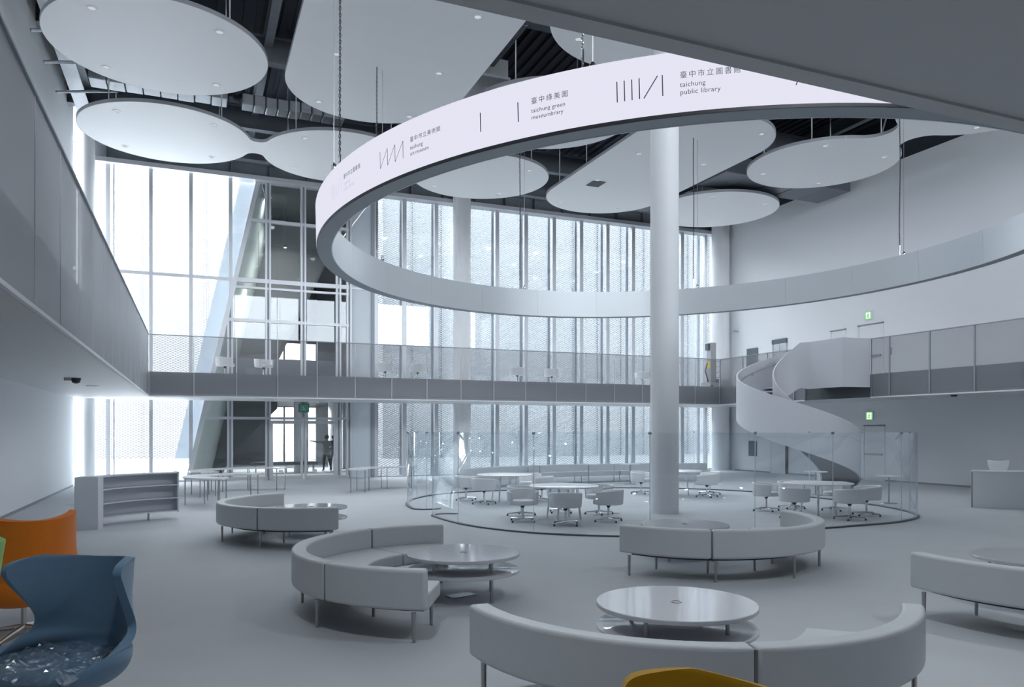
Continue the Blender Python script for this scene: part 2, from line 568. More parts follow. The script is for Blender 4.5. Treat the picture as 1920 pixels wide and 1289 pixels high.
# ------------------------------------------------------------------ outside: lobby of the next building, paving, far building
struct(box('floor_outside', -70, 95, YB + .12, 120, -.32, -.02, CONC), 'pale paving outside the glass')
struct(box('floor_outside', 7.2, 60, YB + .75, 51.9, -.02, -.012, mat('dimmed_ground', (.07, .072, .075), .9, noise=.1)), 'added dark ground toning down glare outside the long mullioned bay')  # strip added to keep the outdoor ground from glaring below the bay
lob = structroot('wall_lobby', (4, 36, 0), 'neighbouring lobby seen through the leaning glass front')
mesh('side_wall', [(.75, 36.5, 0), (1.0, 48, 0), (4.2, 48, 11.6), (.75 + .217 * 11.6, 36.5, 11.6)], [(0, 1, 2, 3)], BLDG, lob, world=True)
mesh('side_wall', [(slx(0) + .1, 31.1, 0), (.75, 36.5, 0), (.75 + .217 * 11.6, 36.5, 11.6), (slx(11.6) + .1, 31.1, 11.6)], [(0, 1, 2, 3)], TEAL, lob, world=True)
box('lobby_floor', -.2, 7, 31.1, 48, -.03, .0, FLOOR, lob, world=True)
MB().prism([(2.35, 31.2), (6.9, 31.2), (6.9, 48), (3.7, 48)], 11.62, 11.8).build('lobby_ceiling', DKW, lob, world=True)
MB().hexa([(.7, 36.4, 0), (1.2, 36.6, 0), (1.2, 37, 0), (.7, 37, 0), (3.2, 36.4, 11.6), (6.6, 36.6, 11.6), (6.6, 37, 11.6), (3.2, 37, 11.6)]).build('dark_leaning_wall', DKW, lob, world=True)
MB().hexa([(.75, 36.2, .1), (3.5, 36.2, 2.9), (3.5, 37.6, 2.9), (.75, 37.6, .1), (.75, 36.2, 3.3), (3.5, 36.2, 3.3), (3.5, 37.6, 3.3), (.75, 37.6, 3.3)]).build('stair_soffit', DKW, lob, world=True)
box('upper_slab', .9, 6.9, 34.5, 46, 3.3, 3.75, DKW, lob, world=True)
box('upper_slab_edge', 1.4, 6.9, 34.4, 34.5, 3.3, 5.0, mat('lobby_parapet', (.22, .23, .27), .6), lob, world=True)
box('right_wall', 6.9, 7.1, 31.9, 48, 0, 11.6, BLDG, lob, world=True)
MB().xzprism([(.1, 0), (4.0, 0), (4.0, 11.6), (2.6, 11.6)], 47.6, 48).build('far_wall', BLDG, lob, world=True)
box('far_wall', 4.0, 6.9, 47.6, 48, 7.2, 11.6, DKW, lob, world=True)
box('far_wall', 4.0, 6.9, 47.6, 48, 3.3, 5.0, BLDG, lob, world=True)
for x0_, z0_, z1_ in ((4.0, 0, 3.3), (5.0, 0, 3.3), (6.0, 0, 3.3), (4.0, 5, 7.2), (5.0, 5, 7.2), (6.0, 5, 7.2)):
    box('far_pane', x0_, min(x0_ + 1, 6.9), 47.74, 47.76, z0_, z1_, RAILM, lob, world=True)
for xx in (5.0, 6.0):
    box('far_mullion', xx - .05, xx + .05, 47.55, 47.7, 0, 7.2, FRAME, lob, world=True)
for n, (xx, yy) in enumerate(((4.55, 36.2), (6.45, 38.3))):
    c = MB().lathe([(.33, 0), (.33, 3.3)], 24, (0, 0)).build('lobby_column', WHITE, None, smooth=True)
    c.location = (xx, yy, 0)
    tag(c, ['thick white lobby column left of the glass door centre', 'white lobby column behind the person in the doorway'][n], 'column')
t = thing('lobby_bench', (3.6, 35.6, 0), 'long low grey bench inside the lobby behind the glass', 'bench')
box('seat', -1.3, 1.6, -.25, .25, .36, .5, DARKG, t)
for xx in (-1.1, .2, 1.4): box('leg', xx, xx + .04, -.2, .2, 0, .36, LEG, t)
t = thing('lobby_planter', (5.05, 40, 0), 'small grey planter with a lamp stem standing in the lobby', 'planter')
MB().lathe([(.22, 0), (.3, .5)], 20).build('pot', MACH, t, smooth=True)
MB().tube([(0, 0, .5), (0, 0, 1.15)], .02).build('stem', LEG, t)
MB().lathe([(.6, 1.15), (.6, 1.18)], 24).build('top', LAMIW, t, smooth=True)
for n, (xx, yy, zz) in enumerate(((3.7, 34.6, 11.0), (3.6, 33.9, 9.75), (2.5, 33.6, 8.1))):
    t = thing('lobby_spotlight', (xx, yy, zz), ['lit spotlight high in the lobby, topmost of three', 'lit spotlight in the lobby, middle of three and brightest', 'lit spotlight in the lobby beside the leaning frame, lowest of three'][n], 'spotlight', 'lobby spotlights')
    MB().lathe([(.04, .0), (.07, .02), (.07, .16)], 16).build('housing', BLACKP, t, smooth=True)
    MB().lathe([(.055, -.012), (.055, .0)], 16).build('lamp', SPOT, t)
    MB().tube([(0, 0, .16), (0, 0, 11.62 - zz)], .008, 6).build('rod', BLACKP, t)
    l = bpy.data.lights.new('lamp', 'SPOT'); l.energy = 110; l.spot_size = radians(160); l.spot_blend = 1; l.shadow_soft_size = .06; l.color = (1, .96, .9)
    lo = bpy.data.objects.new('lamp', l); link(lo, t); lo.location = (0, 0, -.03)
for n, (xx, yy) in enumerate(((2.9, 33.2), (4.9, 33.2), (3.2, 38.5), (5.6, 38.5))):  # added lights that brighten the lobby interior
    t = thing('lobby_fill_light', (xx, yy, 3.3 if yy > 34 else 11.62), 'added lobby fill light, %s' % ('left one at the glass front', 'right one at the glass front', 'left one under the upper slab', 'right one under the upper slab')[n], 'downlight', 'lobby fill lights')
    MB().ring((0, 0), .07, .11, -.015, 0, 18).build('ring', WHITE, t)
    l = bpy.data.lights.new('lamp', 'SPOT'); l.energy = 170 if yy > 34 else 60; l.spot_size = radians(150); l.spot_blend = 1; l.shadow_soft_size = .1; l.color = (.95, .98, 1)
    lo = bpy.data.objects.new('lamp', l); link(lo, t); lo.location = (0, 0, -.03)
# far pale mesh clad building
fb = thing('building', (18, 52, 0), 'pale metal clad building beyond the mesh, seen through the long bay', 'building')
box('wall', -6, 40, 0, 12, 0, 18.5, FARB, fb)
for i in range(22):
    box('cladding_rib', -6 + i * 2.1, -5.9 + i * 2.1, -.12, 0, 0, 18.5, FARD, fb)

fb = thing('building', (-25, 58, 0), 'added blank building covering the sky beyond the bright bay left of the lobby', 'building')  # added backdrop that hides the bright sky behind the left bay
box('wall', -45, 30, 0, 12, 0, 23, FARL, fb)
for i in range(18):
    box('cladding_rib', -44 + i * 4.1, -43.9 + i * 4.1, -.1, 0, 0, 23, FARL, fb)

# ------------------------------------------------------------------ columns
def column(x, y, r, h, label):
    c = MB().lathe([(r, 0), (r, h)], 48).build('column', WHITE, None, smooth=True)
    c.location = (x, y, 0)
    return tag(c, label, 'column')
column(10.06, 14.95, .325, ZT, 'thick round white column standing inside the curved glass enclosure')
column(-3.5, 30.35, .29, 12.3, 'round white column in the corner by the left wall')
column(10.32, 30.2, .37, 12.2, 'round white column standing in front of the long mullioned bay')
column(23.45, 30.1, .42, 12.2, 'round white column in the corner by the right wall')

# ------------------------------------------------------------------ roof steel and services
def ibeam(p0, p1, w, h, label, m=BEAM):
    """I-section from p0 to p1 (top centre)"""
    p0 = Vector(p0); p1 = Vector(p1)
    t = thing('roof_beam', ((p0.x + p1.x) / 2, (p0.y + p1.y) / 2, p0.z - h), label, 'beam')
    d = (p1 - p0).normalized(); s = Vector((-d.y, d.x, 0))
    def slab(a, b, za, zb, nm, mm):
        pts = []
        for z in (za, zb):
            for p, q in ((p0, a), (p1, a), (p1, b), (p0, b)):
                v = p + s * q; pts.append((v.x, v.y, p0.z - h + z))
        MB().hexa(pts).build(nm, mm, t, world=True)
    slab(-w / 2, w / 2, 0, .035, 'bottom_flange', m)
    slab(-.02, .02, .035, h - .035, 'web', m)
    slab(-w / 2, w / 2, h - .035, h, 'top_flange', m)
    return t
ibeam((-3.35, 6, 13.2), (-3.35, 30.3, 13.2), .42, .75, 'galvanised edge beam running along the top of the left wall', STEEL)
for y_, l in ((12, 'dark roof beam over the upper gallery edge'), (18.4, 'dark roof beam above the front round ceiling panels'), (23.3, 'dark roof beam above the gap between the two left panel rows'), (28.6, 'dark roof beam just inside the window head')):
    ibeam((XL, y_, 13.4), (XR, y_, 13.4), .3, .8, l)
for x_, l in ((2.0, 'dark cross beam over the left hanging panels'), (7.0, 'dark cross beam left of the column'), (12.1, 'dark cross beam right of the column'), (17.2, 'dark cross beam over the right hanging panels'), (22.4, 'dark cross beam close to the right wall')):
    ibeam((x_, 6, 13.6), (x_, YB - .3, 13.6), .24, .5, l)
# braces by the left wall
for k, y_ in enumerate((20.6, 22.4, 24.2, 26.2)):
    b = MB().tube([(-3.8, y_, 12.0), (-2.2, y_ + .5, 12.5)], .045, 8).build('roof_brace', STEEL, None)
    tag(b, 'galvanised tube brace between left wall and roof, %s from the window' % ('fourth', 'third', 'second', 'nearest')[k], 'brace')
# foil wrapped ducts above the left panels
def duct(x0, x1, y0, y1, z0, z1, m, label, n=8, axis='x'):
    t = thing('air_duct', ((x0 + x1) / 2, (y0 + y1) / 2, z0), label, 'duct')
    for i in range(n):
        if axis == 'x':
            a = x0 + (x1 - x0) * i / n; b = x0 + (x1 - x0) * (i + 1) / n - .02
            box('duct_section', a, b, y0 + random.uniform(-.03, .03), y1, z0 + random.uniform(-.02, .02), z1, m, t, world=True, bevel=.03)
        else:
            a = y0 + (y1 - y0) * i / n; b = y0 + (y1 - y0) * (i + 1) / n - .02
            box('duct_section', x0 + random.uniform(-.03, .03), x1, a, b, z0 + random.uniform(-.02, .02), z1, m, t, world=True, bevel=.03)
    return t
duct(-2.9, 1.0, 25.6, 26.3, 12.35, 12.75, FOIL, 'silver foil wrapped duct above the left round panel')
duct(1.4, 4.6, 25.3, 25.9, 12.15, 12.5, FOIL, 'silver foil wrapped duct above the neck of the double panel', 9)
duct(17.6, 23.6, 22.3, 24.0, 11.2, 11.8, DUCT, 'broad dark duct beneath the roof by the right wall', 5)
duct(16.9, 17.95, 24.2, 28.0, 11.3, 11.9, DUCT, 'dark duct running towards the window behind the tapering panel', 4, 'y')
duct(6.75, 7.7, 16.6, 19.8, 12.0, 12.5, DUCT, 'dark boxed duct in the gap above the display ring', 4, 'y')
t = thing('ceiling_unit', (7.6, 21.6, 11.9), 'grey framed ventilation unit hanging in the gap above the display ring', 'ventilation unit')
box('casing', 6.9, 8.3, 20.2, 22.6, 12.0, 12.5, MACH, t, world=True)
for y_ in (20.2, 22.6): box('frame_rail', 6.85, 8.35, y_ - .05, y_ + .05, 11.93, 12.0, STEEL, t, world=True)
for x_ in (6.9, 8.3): box('frame_rail', x_ - .05, x_ + .05, 20.2, 22.6, 11.93, 12.0, STEEL, t, world=True)
for x_ in (7.2, 8.0):
    for y_ in (20.7, 22.1): MB().tube([(x_, y_, 12.5), (x_, y_, 13.7)], .015, 6).build('hanger_rod', STEEL, t, world=True)
pipes = [((7.5, 14, 12.2), (13, 22, 12.2), 'thin white conduit slanting over the display ring'), ((15.5, 12.5, 12.3), (23, 20.5, 12.3), 'thin conduit above the right hanging panels'),
         ((4.5, 30.8, 12.28), (22.5, 30.8, 12.28), 'thin conduit along the window head'), ((1.6, 8, 12.9), (1.6, 20, 12.9), 'bundle conduit beside the big front panel'), ((1.85, 8, 12.9), (1.85, 20, 12.9), 'second conduit beside the big front panel')]
for a, b, l in pipes:
    tag(MB().tube([a, b], .03, 8).build('conduit', STEEL, None), l, 'pipe')

# ------------------------------------------------------------------ hanging ceiling panels
ZP = 10.9
GX = [-.74, 4.42, 9.42, 14.6, 19.66]
GY = [14.15, 19.85, 25.52]
RP = 2.42
def circ(c, r, n=72): return [(c[0] + r * cos(2 * pi * i / n), c[1] + r * sin(2 * pi * i / n)) for i in range(n)]
def stadium(c0, c1, r):
    pts = []
    n = 36
    for i in range(n + 1):
        t = pi * i / n; pts.append((c1[0] + r * cos(t), c1[1] + r * sin(t)))
    for i in range(n + 1):
        t = pi + pi * i / n; pts.append((c0[0] + r * cos(t), c0[1] + r * sin(t)))
    return pts
def dumbbell(c0, c1, r, neck):
    """two discs joined by a filleted neck along the line c0-c1"""
    d = sqrt((c1[0] - c0[0]) ** 2 + (c1[1] - c0[1]) ** 2)
    ux, uy = (c1[0] - c0[0]) / d, (c1[1] - c0[1]) / d
    # fillet circle centre at distance h from axis: tangent to both discs and to neck half width
    m = d / 2
    f = ((m * m + neck * neck) - r * r) / (2 * (r - neck))
    h = neck + f
    a = atan2(h, m)
    loc = []
    n = 30
    for i in range(2 * n + 1):
        t = a + (2 * pi - 2 * a) * i / (2 * n); loc.append((r * cos(t), r * sin(t)))
    for i in range(1, n):
        t0 = pi - a; t1 = a
        t = t0 + (t1 - t0) * i / n; loc.append((m + f * cos(t), -h + f * sin(t)))
    for i in range(2 * n + 1):
        t = pi + a + (2 * pi - 2 * a) * i / (2 * n); loc.append((d + r * cos(t), r * sin(t)))
    for i in range(1, n):
        t = -a - (pi - 2 * a) * i / n; loc.append((m + f * cos(t), h + f * sin(t)))
    return [(c0[0] + ux * x - uy * y, c0[1] + uy * x + ux * y) for x, y in loc]
LAMPW = 19.0
def downlamp(x, y, z, watts, parent):
    l = bpy.data.lights.new('lamp', 'SPOT')
    l.energy = watts; l.spot_size = radians(165); l.spot_blend = 1.0; l.shadow_soft_size = .12
    l.color = (.90, .95, 1.0)
    o = bpy.data.objects.new('lamp', l); link(o, parent)
    q = wloc(parent)
    o.location = (x - q.x, y - q.y, z - q.z)
    return o
def cloud(name, poly, lights, rods, label, extra=None):
    cx = sum(p[0] for p in poly) / len(poly); cy_ = sum(p[1] for p in poly) / len(poly)
    t = thing(name, (cx, cy_, ZP), label, 'ceiling panel', 'hanging ceiling panels')
    MB().prism(poly, ZP, ZP + .06).build('panel', CLOUD, t, world=True)
    n = len(poly)
    vs = [(x, y, ZP + .002) for x, y in poly] + [(x, y, ZP + .10) for x, y in poly]
    inn = [(cx + (x - cx) * .992, cy_ + (y - cy_) * .992) for x, y in poly]
    out = [(cx + (x - cx) * 1.004, cy_ + (y - cy_) * 1.004) for x, y in poly]
    vs = [(x, y, ZP + .004) for x, y in out] + [(x, y, ZP + .10) for x, y in out] + [(x, y, ZP + .10) for x, y in inn] + [(x, y, ZP + .004) for x, y in inn]
    fs = []
    for i in range(n):
        j = (i + 1) % n
        for k in range(4):
            k2 = (k + 1) % 4
            fs.append((k * n + i, k * n + j, k2 * n + j, k2 * n + i))
    mesh('edge_band', vs, fs, EDGE, t, world=True)
    for x, y in lights:
        d = MB().ring((x, y), .075, .115, ZP - .015, ZP + .0, 20).build('downlight', WHITE, t, world=True)
        MB().lathe([(.075, ZP - .004), (.075, ZP - .001)], 20, (x, y)).build('lens', LENS, d, world=True)
        downlamp(x, y, ZP - .03, LAMPW, d)
    for x, y in rods:
        MB().tube([(x, y, ZP + .06), (x, y, ZT)], .018, 6).build('hanger_rod', WHITE, t, world=True)
    return t
def lt(x, y): return [(x + a, y + b) for a in (-1.27, 1.27) for b in (-1.43, 1.43)]
def rd(x, y): return [(x + a, y + b) for a in (-1.5, 1.5) for b in (-1.1, 1.1)]
cloud('ceiling_cloud', circ((GX[0], GY[1]), RP), lt(GX[0], GY[1]), rd(GX[0], GY[1]), 'white disc hanging at the upper left corner with four downlights')
cloud('ceiling_cloud', dumbbell((GX[0], GY[2]), (GX[1], GY[2]), RP, .52), lt(GX[0], GY[2]) + lt(GX[1], GY[2]), rd(GX[0], GY[2]) + rd(GX[1], GY[2]), 'white double panel of two discs joined by a narrow neck, by the left column')
cloud('ceiling_cloud', stadium((GX[1], GY[0]), (GX[1], GY[1]), 2.3), lt(GX[1], GY[0]) + lt(GX[1], GY[1]), rd(GX[1], GY[0]) + rd(GX[1], GY[1]), 'largest white long rounded panel above the lit display at top centre')
cloud('ceiling_cloud', circ((GX[2], GY[2]), RP), lt(GX[2], GY[2]), rd(GX[2], GY[2]), 'white disc in front of the window column, seen inside the ring')
cloud('ceiling_cloud', circ((GX[2], GY[1]), RP), lt(GX[2], GY[1]), rd(GX[2], GY[1]), 'white disc mostly hidden by the lit display band, left of the thick column')
cloud('ceiling_cloud', circ((GX[2], GY[0]), RP), lt(GX[2], GY[0]), rd(GX[2], GY[0]), 'white disc at the top edge beside the dark upper floor soffit')
c5 = cloud('ceiling_cloud', stadium((GX[3], GY[1]), (GX[3], GY[2] + .1), 2.3), lt(GX[3], GY[1]) + lt(GX[3], GY[2]), rd(GX[3], GY[1]) + rd(GX[3], GY[2]), 'long white rounded panel behind the thick column with a black vent')
box('vent', 13.25, 13.75, 24.15, 24.75, ZP - .02, ZP, BLACKP, c5, world=True)
cloud('ceiling_cloud', dumbbell((GX[4], GY[1]), (GX[4] + .5, GY[0]), RP, .52), lt(GX[4], GY[1]) + lt(GX[4] + .5, GY[0]), rd(GX[4], GY[1]), 'white double panel with a neck, close to the right wall')
cloud('ceiling_cloud', circ((GX[4], GY[2] + .1), RP + .08), lt(GX[4], GY[2]), rd(GX[4], GY[2]), 'white disc right of the thick column, over the back corner')

cloud('ceiling_cloud', circ((GX[0], GY[0]), RP), lt(GX[0], GY[0]), rd(GX[0], GY[0]), 'white disc over the left front of the hall, above the picture edge')
cloud('ceiling_cloud', circ((GX[3], GY[0]), RP), lt(GX[3], GY[0]), rd(GX[3], GY[0]), 'white disc right of the column, hidden by the display band and upper soffit')

# ------------------------------------------------------------------ mezzanines and upper slab
ZM0, ZM1, ZRL = 3.03, 3.8, 5.0
struct(box('floor_mezzanine', XL, -1.42, YR, 27.06, ZM0, ZM1, SOFFIT), 'white soffit of the left mezzanine')
struct(box('floor_mezzanine', XL - .3, XR, 27.06, YB - .1, ZM0, ZM1, SOFFIT), 'slab of the back mezzanine crossing the windows')
struct(box('floor_mezzanine', 21.06, XR, YR, 27.06, ZM0, ZM1, SOFFIT), 'slab of the right mezzanine')
us = structroot('ceiling_soffit', (12, 0, 5.4), 'dark underside of the floor above the viewer')
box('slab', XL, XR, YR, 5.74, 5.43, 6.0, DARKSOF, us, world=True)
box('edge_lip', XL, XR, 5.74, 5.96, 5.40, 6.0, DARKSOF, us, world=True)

def railing(p0, p1, step, label, first=0.0, pw=.011, pm=FRAME, sheet=RAILM):
    p0 = Vector(p0); p1 = Vector(p1)
    L = (p1 - p0).length
    d = (p1 - p0) / L
    nrm = Vector((-d.y, d.x, 0))
    t = thing('mesh_railing', ((p0.x + p1.x) / 2, (p0.y + p1.y) / 2, ZM0), label, 'railing')
    cuts = []
    s = first
    while s < L - .05:
        cuts.append(s); s += step
    cuts.append(L)
    if cuts[0] > .05: cuts = [0] + cuts
    def slab(a, b, q0, q1, z0, z1, nm, m):
        pts = []
        for z in (z0, z1):
            for u, q in ((a, q0), (b, q0), (b, q1), (a, q1)):
                v = p0 + d * u + nrm * q; pts.append((v.x, v.y, z))
        return MB().hexa(pts).build(nm, m, t, world=True)
    for i in range(len(cuts) - 1):
        a, b = cuts[i] + .015, cuts[i + 1] - .015
        va = p0 + d * a; vb = p0 + d * b
        mesh('mesh_panel', [(va.x, va.y, ZM0 + .01), (vb.x, vb.y, ZM0 + .01), (vb.x, vb.y, ZRL - .02), (va.x, va.y, ZRL - .02)], [(0, 1, 2, 3)], sheet, t, world=True)
    for c in cuts:
        slab(max(0, c - pw), min(L, c + pw), -pw, pw, ZM0, ZRL - .02, 'post', pm)
    slab(0, L, -.025, .025, ZRL - .025, ZRL, 'top_rail', FRAMED)
    slab(0, L, -.02, .02, ZM0 - .03, ZM0 + .01, 'bottom_rail', WHITE)
    return t
railing((-1.35, 27.0, 0), (-1.35, .5, 0), 1.45, 'grey perforated metal railing along the left mezzanine', pw=.005, pm=MATS['slab_edge_grey'], sheet=RAILL)
railing((-1.32, 27.0, 0), (20.97, 27.0, 0), 1.314, 'translucent mesh railing of the back mezzanine in front of the windows')
railing((21.0, 27.0, 0), (21.0, 22.0, 0), 1.475, 'translucent mesh railing behind the spiral stair', pw=.02, pm=FRAMED)
railing((21.0, 19.02, 0), (21.0, .5, 0), 1.475, 'translucent mesh railing of the right mezzanine, right of the stair', first=.74, pw=.02, pm=FRAMED)
struct(box('trim_3', -1.42, -1.40, YR, 27.0, ZM0 + .09, ZM1, SLABE), 'grey slab edge behind the left railing')
struct(box('trim_4', -1.40, 21.0, 27.03, 27.06, ZM0 + .10, ZM1, SLABE), 'grey slab edge behind the back railing')
struct(box('trim_5', 21.03, 21.06, YR, 19.02, ZM0 + .10, ZM1, SLABE), 'grey slab edge behind the right railing')
struct(box('trim_7', 21.03, 21.06, 22.0, 27.0, ZM0 + .10, ZM1, SLABE), 'grey slab edge behind the stair railing')
struct(box('trim_8', 21.03, 21.06, 19.02, 22.0, ZM0, ZM1, DARKG), 'slab edge painted dark as shade where the stair landing meets the mezzanine')  # dark colour stands in for the shade under the landing

# ------------------------------------------------------------------ display ring
RC = (9.54, 13.687); RI, RO, RH = 7.19, 7.484, .756
ring = thing('display_ring', (RC[0], RC[1], 5.544), 'huge suspended ring with a lit white display on its outer face', 'display')
nrm = Vector((-.0159, .023, 1)).normalized()
ring.rotation_mode = 'QUATERNION'
ring.rotation_quaternion = Vector((0, 0, 1)).rotation_difference(nrm)
NS = 24
for k in range(NS):
    a0, a1 = 360 / NS * k, 360 / NS * (k + 1) - .03
    MB().sector((0, 0), RI, RI + .02, a0, a1, -.016, RH, 10).build('inner_panel', RINGIN, ring, smooth=True)
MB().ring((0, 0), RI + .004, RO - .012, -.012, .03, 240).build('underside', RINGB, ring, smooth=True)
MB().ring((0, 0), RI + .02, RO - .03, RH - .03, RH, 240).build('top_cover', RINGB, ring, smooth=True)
MB().ring((0, 0), RO - .03, RO - .004, -.008, .035, 240).build('bottom_rim', BLACKP, ring, smooth=True)
MB().ring((0, 0), RO - .03, RO, .035, RH, 288).build('screen', LED, ring, smooth=True)

def bend(me_src, a_deg, zc, rr):
    """wrap flat x/y glyph mesh around the ring's outer face"""
    vs = [v.co.copy() for v in me_src.vertices]
    out = []
    for v in vs:
        t = radians(a_deg) + v.x / rr
        out.append((rr * cos(t), rr * sin(t), zc + v.y))
    return out, [tuple(p.vertices) for p in me_src.polygons]
def ringtext(txt, a_deg, zc, size, m, name='lettering', sp=1.0, sub=None):
    cu = bpy.data.curves.new('t', 'FONT')
    cu.body = txt; cu.size = size; cu.space_character = sp
    cu.resolution_u = 4
    o = bpy.data.objects.new('t', cu); COL.objects.link(o)
    dg = bpy.context.evaluated_depsgraph_get()
    me = bpy.data.meshes.new_from_object(o.evaluated_get(dg))
    vs, fs = bend(me, a_deg, zc, RO + .004)
    bpy.data.objects.remove(o); bpy.data.curves.remove(cu)
    return mesh(name, vs, fs, m, sub or ring)
def ringbar(a0, z0, a1, z1, wd, m, nm='mark'):
    """stroke from (angle,z) to (angle,z)"""
    rr = RO + .004
    x0, x1 = radians(a0) * rr, radians(a1) * rr
    L = sqrt((x1 - x0) ** 2 + (z1 - z0) ** 2)
    px, pz = -(z1 - z0) / L * wd / 2, (x1 - x0) / L * wd / 2
    N = 6
    vs, fs = [], []
    for i in range(N + 1):
        u = i / N
        for s in (1, -1):
            xx = x0 + (x1 - x0) * u + px * s; zz = z0 + (z1 - z0) * u + pz * s
            vs.append((rr * cos(xx / rr), rr * sin(xx / rr), zz))
        if i < N: fs.append((2 * i, 2 * i + 2, 2 * i + 3, 2 * i + 1))
    return mesh(nm, vs, fs, m, ring)
ZC = .376
hb = .125
# library mark
def liblogo(a, m, sc=1.0, wd=.013):
    for k in range(4): ringbar(a + k * .68 * sc, ZC - hb, a + k * .68 * sc, ZC + hb, wd, m)
    ringbar(a + 2.42 * sc, ZC - hb, a + 3.7 * sc, ZC + hb, wd, m)
    ringbar(a + 4.12 * sc, ZC - hb, a + 4.12 * sc, ZC + hb, wd, m)
liblogo(229.75, INK)
ringtext('臺中市立圖書館', 235.4, ZC + .065, .088, INK, sp=1.32)
ringtext('taichung', 235.4, ZC - .045, .083, INK, sp=1.05)
ringtext('public library', 235.4, ZC - .135, .083, INK, sp=1.05)
ringbar(215.6, ZC - hb, 215.6, ZC + hb, .013, INK)
ringbar(219.9, ZC - hb, 219.9, ZC + hb, .013, INK)
ringtext('臺中綠美圖', 221.3, ZC + .065, .088, INK, sp=1.32)
ringtext('taichung green', 221.3, ZC - .05, .075, INK, sp=1.03)
ringtext('museumbrary', 221.3, ZC - .135, .075, INK, sp=1.03)
for k in range(4):
    a = 200.5 + k * 1.4
    ringbar(a, ZC - hb, a, ZC + hb, .010, INK)
    if k < 3: ringbar(a, ZC - hb, a + 1.4, ZC + hb, .008, INK)
ringtext('臺中市立美術館', 205.85, ZC + .065, .080, INK, sp=1.18)
ringtext('taichung', 205.85, ZC - .045, .078, INK)
ringtext('art museum', 205.85, ZC - .13, .078, INK)
liblogo(186.9, FADE, .9, .010)
ringtext('臺中市立圖書館', 191.35, ZC + .065, .085, MATS['display_ink'], sp=1.1)
ringtext('taichung', 191.35, ZC - .045, .078, FADE)
ringtext('public library', 191.35, ZC - .13, .078, FADE)
ringbar(245.5, ZC - hb, 246.2, ZC + hb, .013, INK)

# hoist chains carrying the ring
def hoist(ang, label, black=True, dx=.14, zt=ZT - .6):
    t_ = radians(ang)
    x, y = RC[0] + 7.34 * cos(t_), RC[1] + 7.34 * sin(t_)
    z0 = 5.544 + RH + .0159 * (x - RC[0]) - .023 * (y - RC[1])
    t = thing('hoist_chain', (x, y, z0), label, 'chain', 'hoist chains of the display ring')
    mb = MB()
    zz = .02; k = 0
    top = zt - z0
    while zz < top:
        L, W = .036, .014
        pts = []
        for i in range(8):
            u = 2 * pi * i / 8
            a, b = W * cos(u), L * sin(u)
            pts.append((a, .012 * sin(zz * 2), zz + .04 + b) if k % 2 == 0 else (0, a + .012 * sin(zz * 2), zz + .04 + b))
        mb.tube(pts, .0075, 4, close=True)
        zz += .056; k += 1
    ch = mb.build('chain', BLACKP if black else CHROME, t); ch['kind'] = 'stuff'
    MB().tube([(dx, 0, 0), (dx, 0, top)], .006, 5).build('safety_cable', LEG, t)
    MB().lathe([(.03, 0), (.045, .04), (.045, .12), (.02, .16)], 12, (dx, 0)).build('shackle', CHROME, t, smooth=True)
    MB().tube([(0, 0, .0), (.0, 0, .3)], .016, 6).build('hook', CHROME, t)
    return t
hoist(186.5, 'black chain at the left end of the display ring', dx=-.10)
hoist(137.0, 'black chain on the far left of the ring, in front of the largest panel', zt=ZP - .06)
hoist(94.1, 'black chain on the far side of the ring, left of the thick column', zt=ZP - .06)
hoist(51.4, 'black chain on the far side of the ring, right of the thick column', zt=ZP - .06)
hoist(5.2, 'black chain at the right of the ring against the right wall', zt=ZP - .06)
hoist(226.1, 'bright steel chain above the museum name on the display', False)

# ------------------------------------------------------------------ spiral stair
SCX, SCY, SRI, SRO = 19.1, 20.4, .75, 2.0
def ztop(a): return 5.0 - 1.06 * max(0.0, (a - 40) / 90.0)
st = thing('spiral_stair', (SCX, SCY, 0), 'white solid walled spiral stair winding down from the right mezzanine', 'stair')
def helix_wall(r, th, a0, a1, zt, zb, n, nm, m):
    vs, fs = [], []
    for i in range(n + 1):
        a = a0 + (a1 - a0) * i / n; t = radians(a)
        for rr, z in ((r, zb(a)), (r + th, zb(a)), (r + th, zt(a)), (r, zt(a))):
            vs.append((SCX + rr * cos(t), SCY + rr * sin(t), z))
    for i in range(n):
        for k in range(4):
            k2 = (k + 1) % 4
            fs.append((i * 4 + k, i * 4 + k2, i * 4 + 4 + k2, i * 4 + 4 + k))
    fs.append((0, 3, 2, 1)); e = n * 4; fs.append((e, e + 1, e + 2, e + 3))
    return mesh(nm, vs, fs, m, st, smooth=True, world=True)
zb_out = lambda a: max(0.0, ztop(a) - 1.50)
helix_wall(SRO - .05, .05, 22, 348, ztop, zb_out, 110, 'outer_balustrade', STAIR)
zb_in = lambda a: max(0.0, ztop(a) - 1.50 - .14 * max(0.0, min(1.0, (80 - a) / 60.0)))
helix_wall(SRI, .05, 0, 348, ztop, zb_in, 90, 'inner_balustrade', STAIR)
